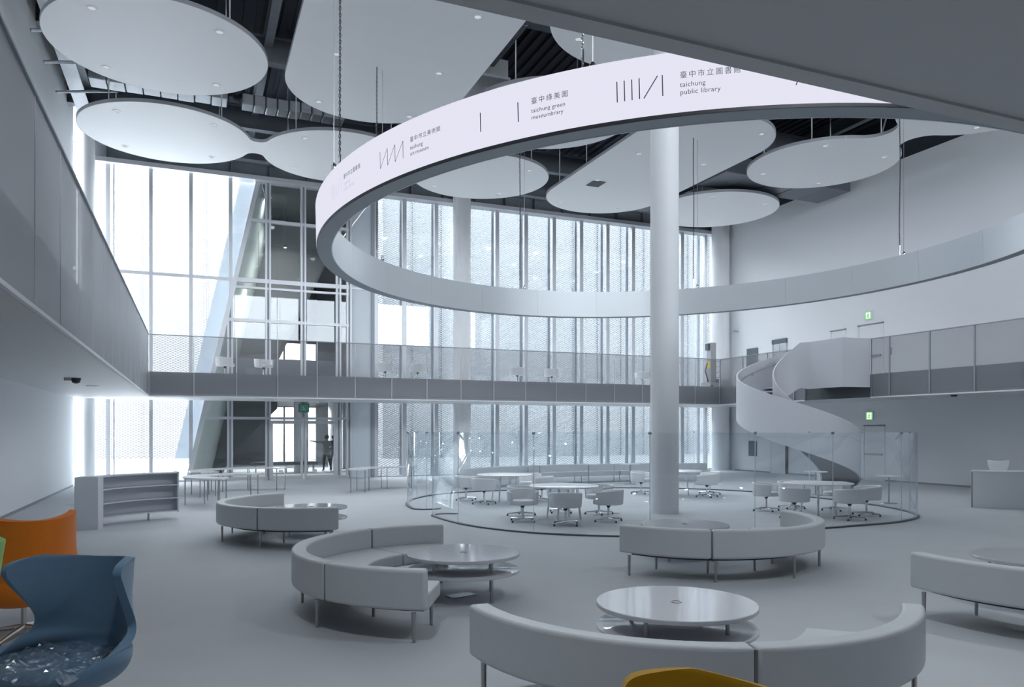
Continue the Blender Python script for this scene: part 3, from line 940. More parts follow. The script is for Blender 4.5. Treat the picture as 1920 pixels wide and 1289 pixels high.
# soffit
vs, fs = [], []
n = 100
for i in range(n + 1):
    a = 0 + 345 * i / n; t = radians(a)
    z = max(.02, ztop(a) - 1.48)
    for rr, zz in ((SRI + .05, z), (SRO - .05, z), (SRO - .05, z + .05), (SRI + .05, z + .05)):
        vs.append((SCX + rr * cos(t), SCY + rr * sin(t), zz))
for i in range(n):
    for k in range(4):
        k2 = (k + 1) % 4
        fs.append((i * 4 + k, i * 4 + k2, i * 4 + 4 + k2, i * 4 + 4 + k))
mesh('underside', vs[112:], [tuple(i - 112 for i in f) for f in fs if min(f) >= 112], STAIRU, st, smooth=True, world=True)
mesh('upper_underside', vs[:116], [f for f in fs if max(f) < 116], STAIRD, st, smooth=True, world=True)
na = 22
for i in range(na):
    a0 = 40 + 305 * i / na; a1 = 40 + 305 * (i + 1) / na + .5
    z = ztop((a0 + a1) / 2) - 1.1
    if z < .05: continue
    MB().sector((SCX, SCY), SRI + .05, SRO - .05, a0, a1, max(.0, z - .06), z, 4).build('tread', SLABE, st, world=True)
# handrail on the inside of the outer balustrade
pts = [(SCX + (SRO - .12) * cos(radians(a)), SCY + (SRO - .12) * sin(radians(a)), ztop(a) - .30) for a in range(30, 346, 5)]
MB().tube(pts, .02, 8).build('handrail', LEG, st, smooth=True, world=True)
for a in range(40, 345, 30):
    MB().tube([(SCX + (SRO - .05) * cos(radians(a)), SCY + (SRO - .05) * sin(radians(a)), ztop(a) - .38), (SCX + (SRO - .12) * cos(radians(a)), SCY + (SRO - .12) * sin(radians(a)), ztop(a) - .38), (SCX + (SRO - .12) * cos(radians(a)), SCY + (SRO - .12) * sin(radians(a)), ztop(a) - .31)], .009, 6).build('rail_bracket', LEG, st, world=True)
# landing box
MB().prism([(20.96, 19.02), (20.96, 19.07), (19.92, 19.21), (19.87, 19.16)], 3.36, 5.0).build('landing_wall', STAIR, st, world=True)
MB().prism([(19.87, 19.16), (19.92, 19.20), (19.90, 20.40), (19.85, 20.40)], 3.36, 5.0).build('landing_wall', STAIR, st, world=True)
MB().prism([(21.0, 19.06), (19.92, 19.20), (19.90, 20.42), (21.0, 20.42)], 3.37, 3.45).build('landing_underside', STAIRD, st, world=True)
MB().prism([(21.0, 19.08), (19.94, 19.22), (19.92, 20.42), (21.0, 20.42)], 3.72, 3.8).build('landing_floor', SLABE, st, world=True)

# ------------------------------------------------------------------ doors and signs on the right wall
def walldoor(n, y0, y1, z0, z1, label, bar_z=None):
    d = structroot('door_%d' % n, (XR, (y0 + y1) / 2, z0), label)
    for a, b, c, e in ((y0, y0 + .05, z0, z1), (y1 - .05, y1, z0, z1), (y0, y1, z1 - .05, z1)):
        box('door_frame', XR - .03, XR, a, b, c, e, GAP if c != z0 else DOORW, d, world=True)
    box('door_leaf', XR - .018, XR, y0 + .06, y1 - .06, z0, z1 - .06, DOORW, d, world=True)
    if bar_z: box('push_bar', XR - .07, XR - .018, y0 + .1, y1 - .1, bar_z - .04, bar_z + .04, FRAMED, d, world=True)
    return d
walldoor(2, 21.06, 22.26, ZM1, 6.0, 'white flush door on the right mezzanine under the exit sign', 4.75)
walldoor(3, 22.85, 23.66, ZM1, 5.96, 'narrow white flush door left of the exit door on the mezzanine')
walldoor(4, 21.0, 22.0, 0, 2.12, 'white flush door under the mezzanine below the lower exit sign', 1.0)
ev = structroot('door_5', (XR, 26.55, ZM1), 'steel elevator door on the mezzanine')
box('niche_head', XR - .06, XR, 26.1, 27.0, 5.75, 5.95, DARKG, ev, world=True)
box('niche_side', XR - .06, XR, 26.96, 27.05, ZM1, 5.95, DOORW, ev, world=True)
for a, b in ((26.12, 26.53), (26.55, 26.96)):
    box('door_leaf', XR - .03, XR, a, b, ZM1, 5.75, LIFTS, ev, world=True)
box('call_panel', XR - .04, XR, 27.2, 27.32, 4.75, 5.0, DARKG, ev, world=True)
t = box('opening_panel', XR - .035, XR - .004, 27.98, 28.72, ZM1, 5.72, DARKG, bevel=.0)
tag(t, 'dark rounded opening panel on the mezzanine wall beside the elevator', 'panel')
t = box('notice_board', XR - .03, XR, 28.05, 28.6, .72, 1.42, DARKG)
tag(t, 'dark notice board on the wall left under the spiral stair', 'board')
walldoor(6, 26.15, 27.15, 0, 2.1, 'grey ground floor door behind the spiral stair')
d6 = [o for o in bpy.data.objects if o.name == 'door_6'][0]
box('dark_jamb', XR - .08, XR, 26.05, 26.15, 0, 2.1, BLACKP, d6, world=True)
t = thing('fire_bell', (XR, 28.25, 2.75), 'round white alarm bell under the mezzanine in the back corner', 'bell')
mb = MB()
mesh('dome', *(lambda v, f: (v, f))(*(lambda n: ([(-.05 * cos(pi / 2 * j / 4) , .17 * sin(2 * pi * i / n) * (1 if j == 0 else cos(pi / 2 * (j) / 4.4)), .17 * cos(2 * pi * i / n) * (1 if j == 0 else cos(pi / 2 * j / 4.4))) for j in range(5) for i in range(n)], [(j * n + i, j * n + (i + 1) % n, (j + 1) * n + (i + 1) % n, (j + 1) * n + i) for j in range(4) for i in range(n)] + [tuple(4 * n + i for i in range(n))]))(20)), GAP, t, smooth=True)

def exitsign(x, y, z, face, label, sc=1.0):
    t = thing('exit_sign', (x, y, z), label, 'sign', None, face)
    box('housing', -.16 * sc, .16 * sc, 0, .06, 0, .34 * sc, DOORW, t)
    p = box('sign_face', -.145 * sc, .145 * sc, -.008, 0, .015 * sc, .31 * sc, GREENE, t)
    box('lit_field', -.105 * sc, .105 * sc, -.012, -.008, .045 * sc, .285 * sc, EXITW, p)
    # running figure
    mb = MB()
    def stroke(a, b, wd=.018):
        a = Vector((a[0] * sc, 0, a[1] * sc)); b = Vector((b[0] * sc, 0, b[1] * sc)); d = (b - a).normalized()
        q = Vector((-d.z, 0, d.x)) * wd * sc
        mb.add([(v.x, -.014, v.z) for v in (a + q, a - q, b - q, b + q)], [(0, 1, 2, 3)])
    stroke((.01, .21), (-.01, .14), .022); stroke((-.01, .14), (.04, .10)); stroke((.04, .10), (.03, .06))
    stroke((-.01, .14), (-.04, .10)); stroke((-.04, .10), (-.08, .09)); stroke((.01, .20), (.055, .17)); stroke((.01, .20), (-.045, .18))
    mb.add([(.02 * sc + .022 * sc * cos(2 * pi * i / 10), -.014, .245 * sc + .022 * sc * sin(2 * pi * i / 10)) for i in range(10)], [tuple(range(10))])
    mb.build('running_figure', GREENE, p)
    return t
exitsign(XR - .06, 21.72, 6.15, -pi / 2, 'lit green exit sign above the mezzanine door')
exitsign(XR - .06, 21.67, 2.3, -pi / 2, 'lit green exit sign under the right mezzanine')
t = thing('exit_sign', (3.98, YB - .2, 2.62), 'small dim green exit sign hanging above the glass lobby door', 'sign')
box('housing', -.2, .2, 0, .05, 0, .34, MATS['dark_grey_panel'], t)
GDIM = mat('exit_dim_green', (.10, .38, .26), .5)
box('sign_face', -.17, .17, -.006, 0, .03, .31, GDIM, t)
MB().tube([(-.06, -.01, .24), (.0, -.01, .14), (.06, -.01, .07)], .012, 6).tube([(.0, -.01, .14), (-.07, -.01, .08)], .012, 6).build('running_figure', WHITE, t)
MB().tube([(-.12, .025, .34), (-.12, .025, ZM0 - 2.62)], .008, 6).tube([(.12, .025, .34), (.12, .025, ZM0 - 2.62)], .008, 6).build('hanger', LEG, t)

# added fill lights under the upper floor, above and behind the viewer
k = 0
for y_ in (4.4, 0.8):
    for x_ in (.5, 5.0, 9.5, 14.0, 18.5):
        t = thing('soffit_downlight', (x_, y_, 5.43), 'added fill light under the upper floor, %s in the %s row' % (('first', 'second', 'third', 'fourth', 'fifth')[k % 5], ('front', 'back')[k // 5]), 'downlight', 'fill lights under the upper floor')
        MB().ring((0, 0), .09, .13, -.015, 0, 20).build('ring', WHITE, t)
        MB().lathe([(.09, -.006), (.09, -.002)], 20).build('lens', LENS, t)
        downlamp(x_, y_, 5.40, 62.0 if y_ > 2 else 12.0, t)
        k += 1
# wall devices
for x, y, z, l in ((XR - .12, 29.35, 6.55, 'small grey camera high in the back right corner'), (20.6, 0, 0, None)):
    if l is None: continue
    t = thing('security_camera', (x, y, z), l, 'camera')
    box('bracket', 0, .12, -.04, .04, .03, .09, MACH, t)
    box('body', -.16, 0, -.06, .06, 0, .12, MACH, t, bevel=.02)
t = thing('security_camera', (-2.34, 18.7, ZM0), 'small dark dome camera under the left mezzanine soffit', 'camera')
MB().lathe([(.02, -.12), (.07, -.10), (.09, -.05), (.10, 0)], 20).build('dome', BLACKP, t, smooth=True)
box('side_lamp', -.22, -.08, -.06, .06, -.06, 0, MACH, t)
t = thing('soffit_downlight', (22.2, 16.9, ZM0), 'small dark downlight under the right mezzanine', 'downlight')
MB().lathe([(.08, -.05), (.11, 0)], 18).build('ring', BLACKP, t, smooth=True)
t = thing('soffit_downlight', (-2.35, 21.7, ZM0), 'flush white downlight under the left mezzanine', 'downlight')
MB().ring((0, 0), .09, .14, -.015, 0, 20).build('ring', WHITE, t)
for k, y_ in enumerate((20.6,)):
    t = box('wall_switch', XR - .03, XR, 20.7, 20.82, 4.72, 5.0, MACH)
    tag(t, 'small grey wall switch right of the mezzanine exit door', 'switch')

# ------------------------------------------------------------------ curved glass enclosure
GC = (10.5, 16.8)
RK = [(0, 5.65), (30, 5.85), (60, 5.65), (90, 5.45), (105, 5.7), (122, 6.2), (135, 6.25), (150, 6.05), (163, 5.82), (172, 5.66), (187, 5.6), (203, 5.96), (213, 6.1), (222, 6.2), (240, 6.0), (257, 5.68), (278, 5.5), (293, 5.85), (306, 6.35), (318, 6.35), (333, 6.0), (346, 5.75)]
def gr(a):
    a %= 360
    ks = [(RK[-1][0] - 360, RK[-1][1])] + RK + [(RK[0][0] + 360, RK[0][1]), (RK[1][0] + 360, RK[1][1])]
    for (a0, r0), (a1, r1) in zip(ks, ks[1:]):
        if a0 <= a <= a1:
            u = (a - a0) / (a1 - a0); u = u * u * (3 - 2 * u)
            return r0 + (r1 - r0) * u
    return 5.6
def gp(a):
    # smoothed radius
    r = sum(gr(a + d) for d in (-8, -4, 0, 4, 8)) / 5
    return (GC[0] + r * cos(radians(a)), GC[1] + r * sin(radians(a)))
path = []
p1 = gp(186)
rr_ = .34
# both free ends of the screen roll inward
for k in range(13):
    t = radians(35 + (180 - 35) * k / 12)
    path.append((p1[0] + rr_ + rr_ * cos(t), p1[1] + .05 + rr_ * sin(t)))
a = 186
while a <= 186 + 343:
    path.append(gp(a)); a += 2.0
pe = path[-1]
for k in range(1, 13):
    t = radians(180 + 150 * k / 12)
    path.append((pe[0] + rr_ + rr_ * cos(t), pe[1] - .03 + rr_ * sin(t)))
# resample and split into panels
gl = thing('glass_enclosure', (GC[0], GC[1], 0), 'low curved clear glass screen around the meeting tables', 'glass screen')
GZ = 1.86
pn = 10
k = 0
def normal_of(i):
    a_ = path[max(0, i - 1)]; b_ = path[min(len(path) - 1, i + 1)]
    dx, dy = b_[0] - a_[0], b_[1] - a_[1]; L = sqrt(dx * dx + dy * dy)
    return (-dy / L, dx / L)
while k < len(path) - 1:
    e = min(k + pn, len(path) - 1)
    vs, fs = [], []
    for i in range(k, e + 1):
        nx, ny = normal_of(i)
        for q, z in ((0, .03), (0, GZ), (.012, GZ), (.012, .03)):
            vs.append((path[i][0] + nx * q, path[i][1] + ny * q, z))
    m_ = e - k
    for i in range(m_):
        fs.append((i * 4, i * 4 + 4, i * 4 + 5, i * 4 + 1))
        fs.append((i * 4 + 1, i * 4 + 5, i * 4 + 6, i * 4 + 2))
    mesh('glass_panel', vs, fs, CURT, gl, smooth='all', world=True)
    nx, ny = normal_of(e)
    if e < len(path) - 1:
        MB().tube([(path[e][0], path[e][1], GZ - .03), (path[e][0], path[e][1], GZ + .015)], .03, 8).build('joint_clip', MACH, gl, world=True)
        MB().tube([(path[e][0], path[e][1], .03), (path[e][0], path[e][1], GZ - .03)], .007, 6).build('joint_edge', FROST, gl, world=True)
    k = e
vs, fs = [], []
for i in range(len(path)):
    nx, ny = normal_of(i)
    for q, z in ((-.035, 0), (-.035, .03), (.045, .03), (.045, 0)):
        vs.append((path[i][0] + nx * q, path[i][1] + ny * q, z))
for i in range(len(path) - 1):
    for k in range(3):
        fs.append((i * 4 + k, i * 4 + 4 + k, i * 4 + 5 + k, i * 4 + k + 1))
mesh('floor_track', vs, fs, mat('track_dark', (.13, .14, .155), .35, .5), gl, world=True)

# ------------------------------------------------------------------ curved sofas
def sofa(c, a0, a1, seams, label, R=1.75):
    t = thing('curved_sofa', (c[0], c[1], 0), label, 'sofa', 'curved lounge sofas')
    cuts = [a0] + seams + [a1]
    g = .25
    for i in range(len(cuts) - 1):
        s0 = cuts[i] + (g if i else 0); s1 = cuts[i + 1] - (g if i < len(cuts) - 2 else 0)
        n = max(6, int((s1 - s0) / 4))
        b = MB().sector((0, 0), R - .15, R, s0, s1, .30, .66, n).build('backrest', SOFA, t, smooth=True, bevel=.025, seg=3)
        b = MB().sector((0, 0), R - .80, R - .155, s0, s1, .27, .42, n).build('seat', SOFA, t, smooth=True, bevel=.022, seg=3)
    for s in seams:
        MB().sector((0, 0), R - .78, R - .012, s - g, s + g, .30, .40, 2).build('joint', SEAM, t)
        MB().sector((0, 0), R - .14, R - .012, s - g, s + g, .31, .645, 2).build('joint', SEAM, t)
    MB().sector((0, 0), R - .66, R - .2, a0 + 2, a1 - 2, .25, .275, 24).build('base_frame', BLACKP, t, smooth=True)
    nl = 5
    for i in range(nl):
        a = radians(a0 + 4 + (a1 - a0 - 8) * i / (nl - 1))
        for r in (R - .07, R - .70):
            MB().tube([(r * cos(a), r * sin(a), 0), (r * cos(a), r * sin(a), .27)], [.016, .021], 10).build('leg', LEG, t, smooth=True)
    return t
sofa((2.1, 14.2), 106, 272, [228], 'pale curved sofa farthest left, near the nested curved tables')
sofa((2.68, 8.08), 77, 243, [112, 207], 'pale curved sofa left of centre, open to the right')
sofa((6.82, 9.31), 199, 362, [240], 'pale curved sofa in front of the glass screen, back to the viewer')
sofa((3.56, 5.12), 179, 316, [250], 'large pale curved sofa in the foreground behind the yellow chair')
sofa((8.46, 5.22), 166, 318, [235], 'pale curved sofa cut by the right edge of the picture')

def coffee(x, y, label):
    t = thing('round_coffee_table', (x, y, 0), label, 'table', 'two-tier round tables')
    MB().lathe([(.64, .475), (.645, .48), (.645, .505), (.64, .51)], 72).build('table_top', LAMI, t, smooth=True)
    MB().lathe([(.64, .295), (.645, .30), (.645, .318), (.64, .322)], 72).build('lower_shelf', LAMI, t, smooth=True)
    for k in range(4):
        a = radians(25 + 90 * k)
        MB().tube([(.45 * cos(a), .45 * sin(a), 0), (.45 * cos(a), .45 * sin(a), .475)], .017, 12).build('leg', LEG, t, smooth=True)
    MB().ring((0, 0), .035, .045, .51, .514, 20).build('cable_cap', LEG, t)
    return t
coffee(3.61, 5.2, 'glossy round two-tier table inside the foreground sofa')
coffee(2.84, 8.26, 'round two-tier table by the sofa left of centre')
coffee(1.98, 14.3, 'round two-tier table inside the farthest left sofa')
coffee(6.75, 9.5, 'round two-tier table behind the sofa in front of the glass screen')
coffee(8.6, 5.55, 'round two-tier table at the right edge of the picture')
t = box('floor_outlet', -.16, .16, -.09, .09, 0, .012, STEEL)
t.location = (2.83, 8.32, 0); t.rotation_euler = (0, 0, .3)
tag(t, 'flat steel floor outlet under the round table left of centre', 'outlet')
for x, y, l in ((8.9, 15.3, 'small dark floor outlet inside the glass screen, left of the thick column'), (-2.9, 22.3, 'small floor outlet plate near the left wall')):
    o = box('floor_outlet', -.12, .12, -.08, .08, 0, .01, MACH); o.location = (x, y, 0); tag(o, l, 'outlet')

# ------------------------------------------------------------------ meeting tables and tub chairs
def meeting(x, y, label):
    t = thing('meeting_table', (x, y, 0), label, 'table', 'round meeting tables')
    MB().lathe([(.72, .695), (.75, .705), (.75, .72), (.745, .724)], 64).build('table_top', LAMIW, t, smooth=True)
    for k in range(4):
        a = radians(45 + 90 * k)
        MB().tube([(.38 * cos(a), .38 * sin(a), 0), (.30 * cos(a), .30 * sin(a), .695)], [.02, .03], 10).build('leg', CHROME, t, smooth=True)
    return t
TB = [((7.33, 14.7), 'nearest round meeting table left of the thick column'), ((7.75, 19.1), 'round meeting table behind the nearest one, far left in the glass screen'), ((13.02, 13.25), 'round meeting table right of the thick column'), ((13.1, 18.9), 'round meeting table hidden behind the thick column')]
for (x, y), l in TB: meeting(x, y, l)
def tubshell(r0, r1, a0, a1, zb, zt0, zt1, n=28):
    """curved tub back; top edge dips to the front"""
    vs, fs = [], []
    for i in range(n + 1):
        u = i / n; a = radians(a0 + (a1 - a0) * u)
        k = abs(2 * u - 1)
        zt = zt0 + (zt1 - zt0) * k ** 1.5
        for r, z in ((r0, zb), (r1 - .02, zb), (r1, zt), (r0 + .02, zt)):
            vs.append((r * cos(a), r * .95 * sin(a), z))
    for i in range(n):
        for k in range(4):
            k2 = (k + 1) % 4
            fs.append((i * 4 + k, i * 4 + k2, i * 4 + 4 + k2, i * 4 + 4 + k))
    fs.append((0, 3, 2, 1)); e = n * 4; fs.append((e, e + 1, e + 2, e + 3))
    return vs, fs
def make_tub(label, group):
    t = thing('tub_chair', (0, 0, 0), label, 'chair', group)
    # faces local -Y (open side), back at +Y
    vs, fs = tubshell(.25, .315, -42, 222, .36, .68, .63)
    mesh('backrest', vs, fs, TUB, t, smooth=True, bevel=.02, seg=2)
    MB().prism([(.25 * cos(2 * pi * i / 28), -.03 + (.27 if sin(2 * pi * i / 28) < 0 else .24) * sin(2 * pi * i / 28)) for i in range(28)], .36, .46).build('seat', TUB, t, smooth=True, bevel=.02, seg=2)
    MB().lathe([(.055, .36), (.045, .33), (.024, .29)], 14).build('collar', BLACKP, t, smooth=True)
    MB().tube([(0, 0, .06), (0, 0, .30)], .024, 12).build('column_post', CHROME, t, smooth=True)
    for k in range(4):
        a = radians(45 + 90 * k)
        L = MB().tube([(0, 0, .075), (.29 * cos(a), .29 * sin(a), .05)], [.022, .014], 8).build('foot', CHROME, t, smooth=True)
        MB().lathe([(.022, 0), (.018, .03), (.008, .045)], 8, (.29 * cos(a), .29 * sin(a))).build('glide', BLACKP, L)
    return t
GRP = 'white tub chairs around the meeting tables'
chairs = [
 # (x, y, table index, label)
 (6.36, 14.62, 0, 'tub chair at the left side of the nearest meeting table, its seat showing'),
 (6.9, 13.75, 0, 'tub chair nearest the viewer at the table left of the thick column, back turned'),
 (8.0, 13.95, 0, 'tub chair right front of the nearest meeting table, back turned'),
 (8.5, 15.25, 0, 'tub chair right rear of the nearest meeting table'),
 (7.85, 15.9, 0, 'tub chair at the far side of the nearest meeting table'),
 (6.75, 15.65, 0, 'tub chair left rear of the nearest meeting table'),
 (12.5, 14.35, 2, 'tub chair at the left of the right-hand meeting table'),
 (12.05, 12.95, 2, 'tub chair left front of the right-hand meeting table'),
 (12.92, 12.3, 2, 'tub chair nearest the viewer at the right-hand meeting table'),
 (13.88, 12.7, 2, 'tub chair farthest right inside the glass screen'),
 (14.1, 13.8, 2, 'tub chair right rear of the right-hand meeting table'),
 (13.5, 14.6, 2, 'tub chair at the far side of the right-hand meeting table'),
 (6.85, 19.7, 1, 'tub chair farthest left inside the glass screen'),
 (7.05, 18.6, 1, 'tub chair front left of the far left meeting table'),
 (8.6, 18.7, 1, 'tub chair front right of the far left meeting table'),
 (8.8, 19.8, 1, 'tub chair right of the far left meeting table, almost hidden'),
 (12.45, 19.75, 3, 'tub chair just left of the thick column at the hidden table'),
 (13.5, 18.1, 3, 'tub chair just right of the thick column at the hidden table'),
 (14.25, 18.8, 3, 'tub chair second right of the thick column at the hidden table'),
]
proto = None
for x, y, ti, l in chairs:
    tx, ty = TB[ti][0]
    dd = sqrt((x - tx) ** 2 + (y - ty) ** 2)
    if dd < 1.0: x, y = tx + (x - tx) * 1.0 / dd, ty + (y - ty) * 1.0 / dd
    face = atan2(ty - y, tx - x) + pi / 2
    face += random.uniform(-.15, .15)
    if l.endswith('seat showing'): face = radians(-20)
    if proto is None:
        proto = make_tub('white ' + l, GRP); proto.scale = (1.08, 1.08, 1.0); proto.location = (x, y, 0); proto.rotation_euler = (0, 0, face)
    else:
        dup(proto, (x, y, 0), face, 'white ' + l, GRP)
mz = [(1.0, 28.6, 100, 'first from the left'), (2.3, 28.6, 20, 'second from the left, in front of the lobby glass'), (6.75, 28.8, 160, 'third from the left, by the frosted strip'), (8.0, 28.7, 170, 'fourth from the left, left of the window column'), (12.2, 28.7, 170, 'fourth from the right'), (13.75, 28.7, 190, 'third from the right'), (18.15, 28.7, 165, 'second from the right'), (19.6, 28.8, 195, 'nearest the thick column on the right')]
for x, y, r, l in mz:
    dup(proto, (x, y, ZM1), radians(r), 'tub chair on the back mezzanine, ' + l, 'tub chairs on the mezzanine')

# ------------------------------------------------------------------ nested curved tables, far bench, small tables
def arctable(c, r0, r1, a0, a1, label, h=.72, nleg=4, grp='curved white tables'):
    t = thing('curved_table', (c[0], c[1], 0), label, 'table', grp)
    MB().sector((0, 0), r0, r1, a0, a1, h - .035, h, 36).build('table_top', LAMIW, t, smooth=True)
    for i in range(nleg):
        a = radians(a0 + 4 + (a1 - a0 - 8) * i / (nleg - 1))
        for r in (r0 + .06, r1 - .06):
            MB().tube([(r * cos(a), r * sin(a), 0), (r * cos(a), r * sin(a), h - .035)], .015, 8).build('leg', LEG, t, smooth=True)
    return t
arctable((1.05, 21.3), .75, 1.33, 58, 252, 'front one of two horseshoe shaped white tables by the lobby glass')
arctable((1.65, 24.3), 1.2, 1.8, 48, 215, 'rear one of two horseshoe shaped white tables by the lobby glass', nleg=5)
arctable((6.1, 23.3), 1.2, 1.75, 62, 182, 'curved white table left of the glass screen near the frosted strip')
# long curved bench behind the screen
t = thing('curved_bench', (13.5, 14.6, 0), 'long low curved grey bench behind the glass screen by the windows', 'bench')
for k, (a0, a1) in enumerate(((64, 84), (84.3, 104), (104.3, 122))):
    MB().sector((0, 0), 9.9, 10.45, a0, a1, .25, .42, 16).build('seat', SOFA, t, smooth=True, bevel=.02)
    MB().sector((0, 0), 10.46, 10.6, a0, a1, .25, .66, 16).build('backrest', SOFA, t, smooth=True, bevel=.02)
for a in range(66, 122, 9):
    for r in (10.0, 10.5):
        MB().tube([(r * cos(radians(a)), r * sin(radians(a)), 0), (r * cos(radians(a)), r * sin(radians(a)), .26)], .016, 8).build('leg', LEG, t)
def sidetable(x, y, label, h=.72, r=.33):
    t = thing('side_table', (x, y, 0), label, 'table', 'small pedestal tables')
    MB().lathe([(r, h - .02), (r, h)], 36).build('table_top', LAMIW, t, smooth=True)
    MB().tube([(0, 0, .02), (0, 0, h - .02)], .02, 10).build('stem', LEG, t, smooth=True)
    MB().lathe([(.2, 0), (.19, .015), (.03, .025)], 24).build('foot', LEG, t, smooth=True)
sidetable(11.0, 23.9, 'small pedestal table by the bench, leftmost of three')
sidetable(12.9, 23.9, 'small pedestal table by the bench, middle of three')
sidetable(14.3, 23.4, 'small pedestal table by the bench, rightmost of three, left of the thick column')
sidetable(16.9, 17.3, 'small pedestal table below the spiral stair, left one', .70, .33)
sidetable(16.75, 14.6, 'small pedestal table below the spiral stair, right one', .72, .33)

# ------------------------------------------------------------------ curved bookshelf
t = thing('curved_bookshelf', (0, 16.2, 0), 'curved low grey bookshelf with three shelves by the left wall', 'bookshelf')
SH = mat('shelf_grey', (.66, .68, .72), .5)
A0, A1, R0, R1 = 100, 160, 1.8, 2.15
MB().sector((0, 0), R1 - .02, R1, A0, A1, .16, 1.0, 24).build('back_panel', SH, t, smooth=True)
for z in (.16, .44, .72, .98):
    MB().sector((0, 0), R0, R1 - .02, A0 + .6, A1, z, z + .022, 24).build('shelf', SH, t, smooth=True)
MB().sector((0, 0), R0 - .01, R1 + .01, A0 - .3, A0 + .6, .15, 1.01, 1).build('end_panel', SH, t)
MB().sector((0, 0), R0 - .06, R1 + .01, A1, A1 + 8, 0, 1.01, 4).build('end_cabinet', SH, t, smooth=True)
for a in (118,):
    for r in (R0 + .10,):
        MB().tube([(r * cos(radians(a)), r * sin(radians(a)), 0), (r * cos(radians(a)), r * sin(radians(a)), .16)], .022, 10).build('leg', LEG, t, smooth=True)

# ------------------------------------------------------------------ reception desk and its chair
t = thing('reception_desk', (19.6, 14.45, 0), 'curved white reception desk at the right edge', 'desk')
DESK = mat('desk_white', (.82, .85, .88), .4)
MB().sector((0, 0), 1.66, 2.3, 218, 300, 0, .87, 30).build('front_panel', DESK, t, smooth=True)
MB().sector((0, 0), 1.6, 2.32, 217.6, 300.4, .87, .90, 30).build('counter_top', LAMIW, t, smooth=True)
MB().sector((0, 0), 1.7, 2.29, 217.2, 218, .0, .87, 1).build('side_panel', MACH, t)
t = thing('shell_stool', (19.35, 13.55, 0), 'white shell backed stool standing behind the reception desk', 'stool', None, radians(145))
vs, fs = [], []
n, mrow = 16, 8
def sh(u, v):
    # v 0 seat front -> 1 back top; front is local -Y
    if v < .5:
        k = v / .5
        return (u * (.20 - .06 * k ** 3), -.20 + .38 * k + 0.0, .70 + .02 * u * u)
    k = (v - .5) / .5
    wd = .14 + .17 * k ** 1.1 - .05 * max(0, k - .85) / .15
    return (u * wd, .19 + .05 * k - .05 * u * u * k, .70 + .42 * k - .05 * (u * u - .3) * 0 + .03 * u * u * k)
for j in range(mrow + 1):
    for i in range(n + 1):
        vs.append(sh(-1 + 2 * i / n, j / mrow))
for j in range(mrow):
    for i in range(n):
        a = j * (n + 1) + i
        fs.append((a, a + 1, a + n + 2, a + n + 1))
o = mesh('shell', vs, fs, mat('shell_white', (.93, .94, .95), .35), t, smooth='all')
s = o.modifiers.new('solid', 'SOLIDIFY'); s.thickness = .014
s = o.modifiers.new('sub', 'SUBSURF'); s.levels = 1; s.render_levels = 1
for sx in (-1, 1):
    for sy in (-1, 1):
        MB().tube([(sx * .2, sy * .2, 0), (sx * .1, sy * .1, .66)], .011, 8).build('leg', CHROME, t, smooth=True)
MB().ring((0, 0), .155, .170, .29, .305, 24).build('foot_ring', CHROME, t)

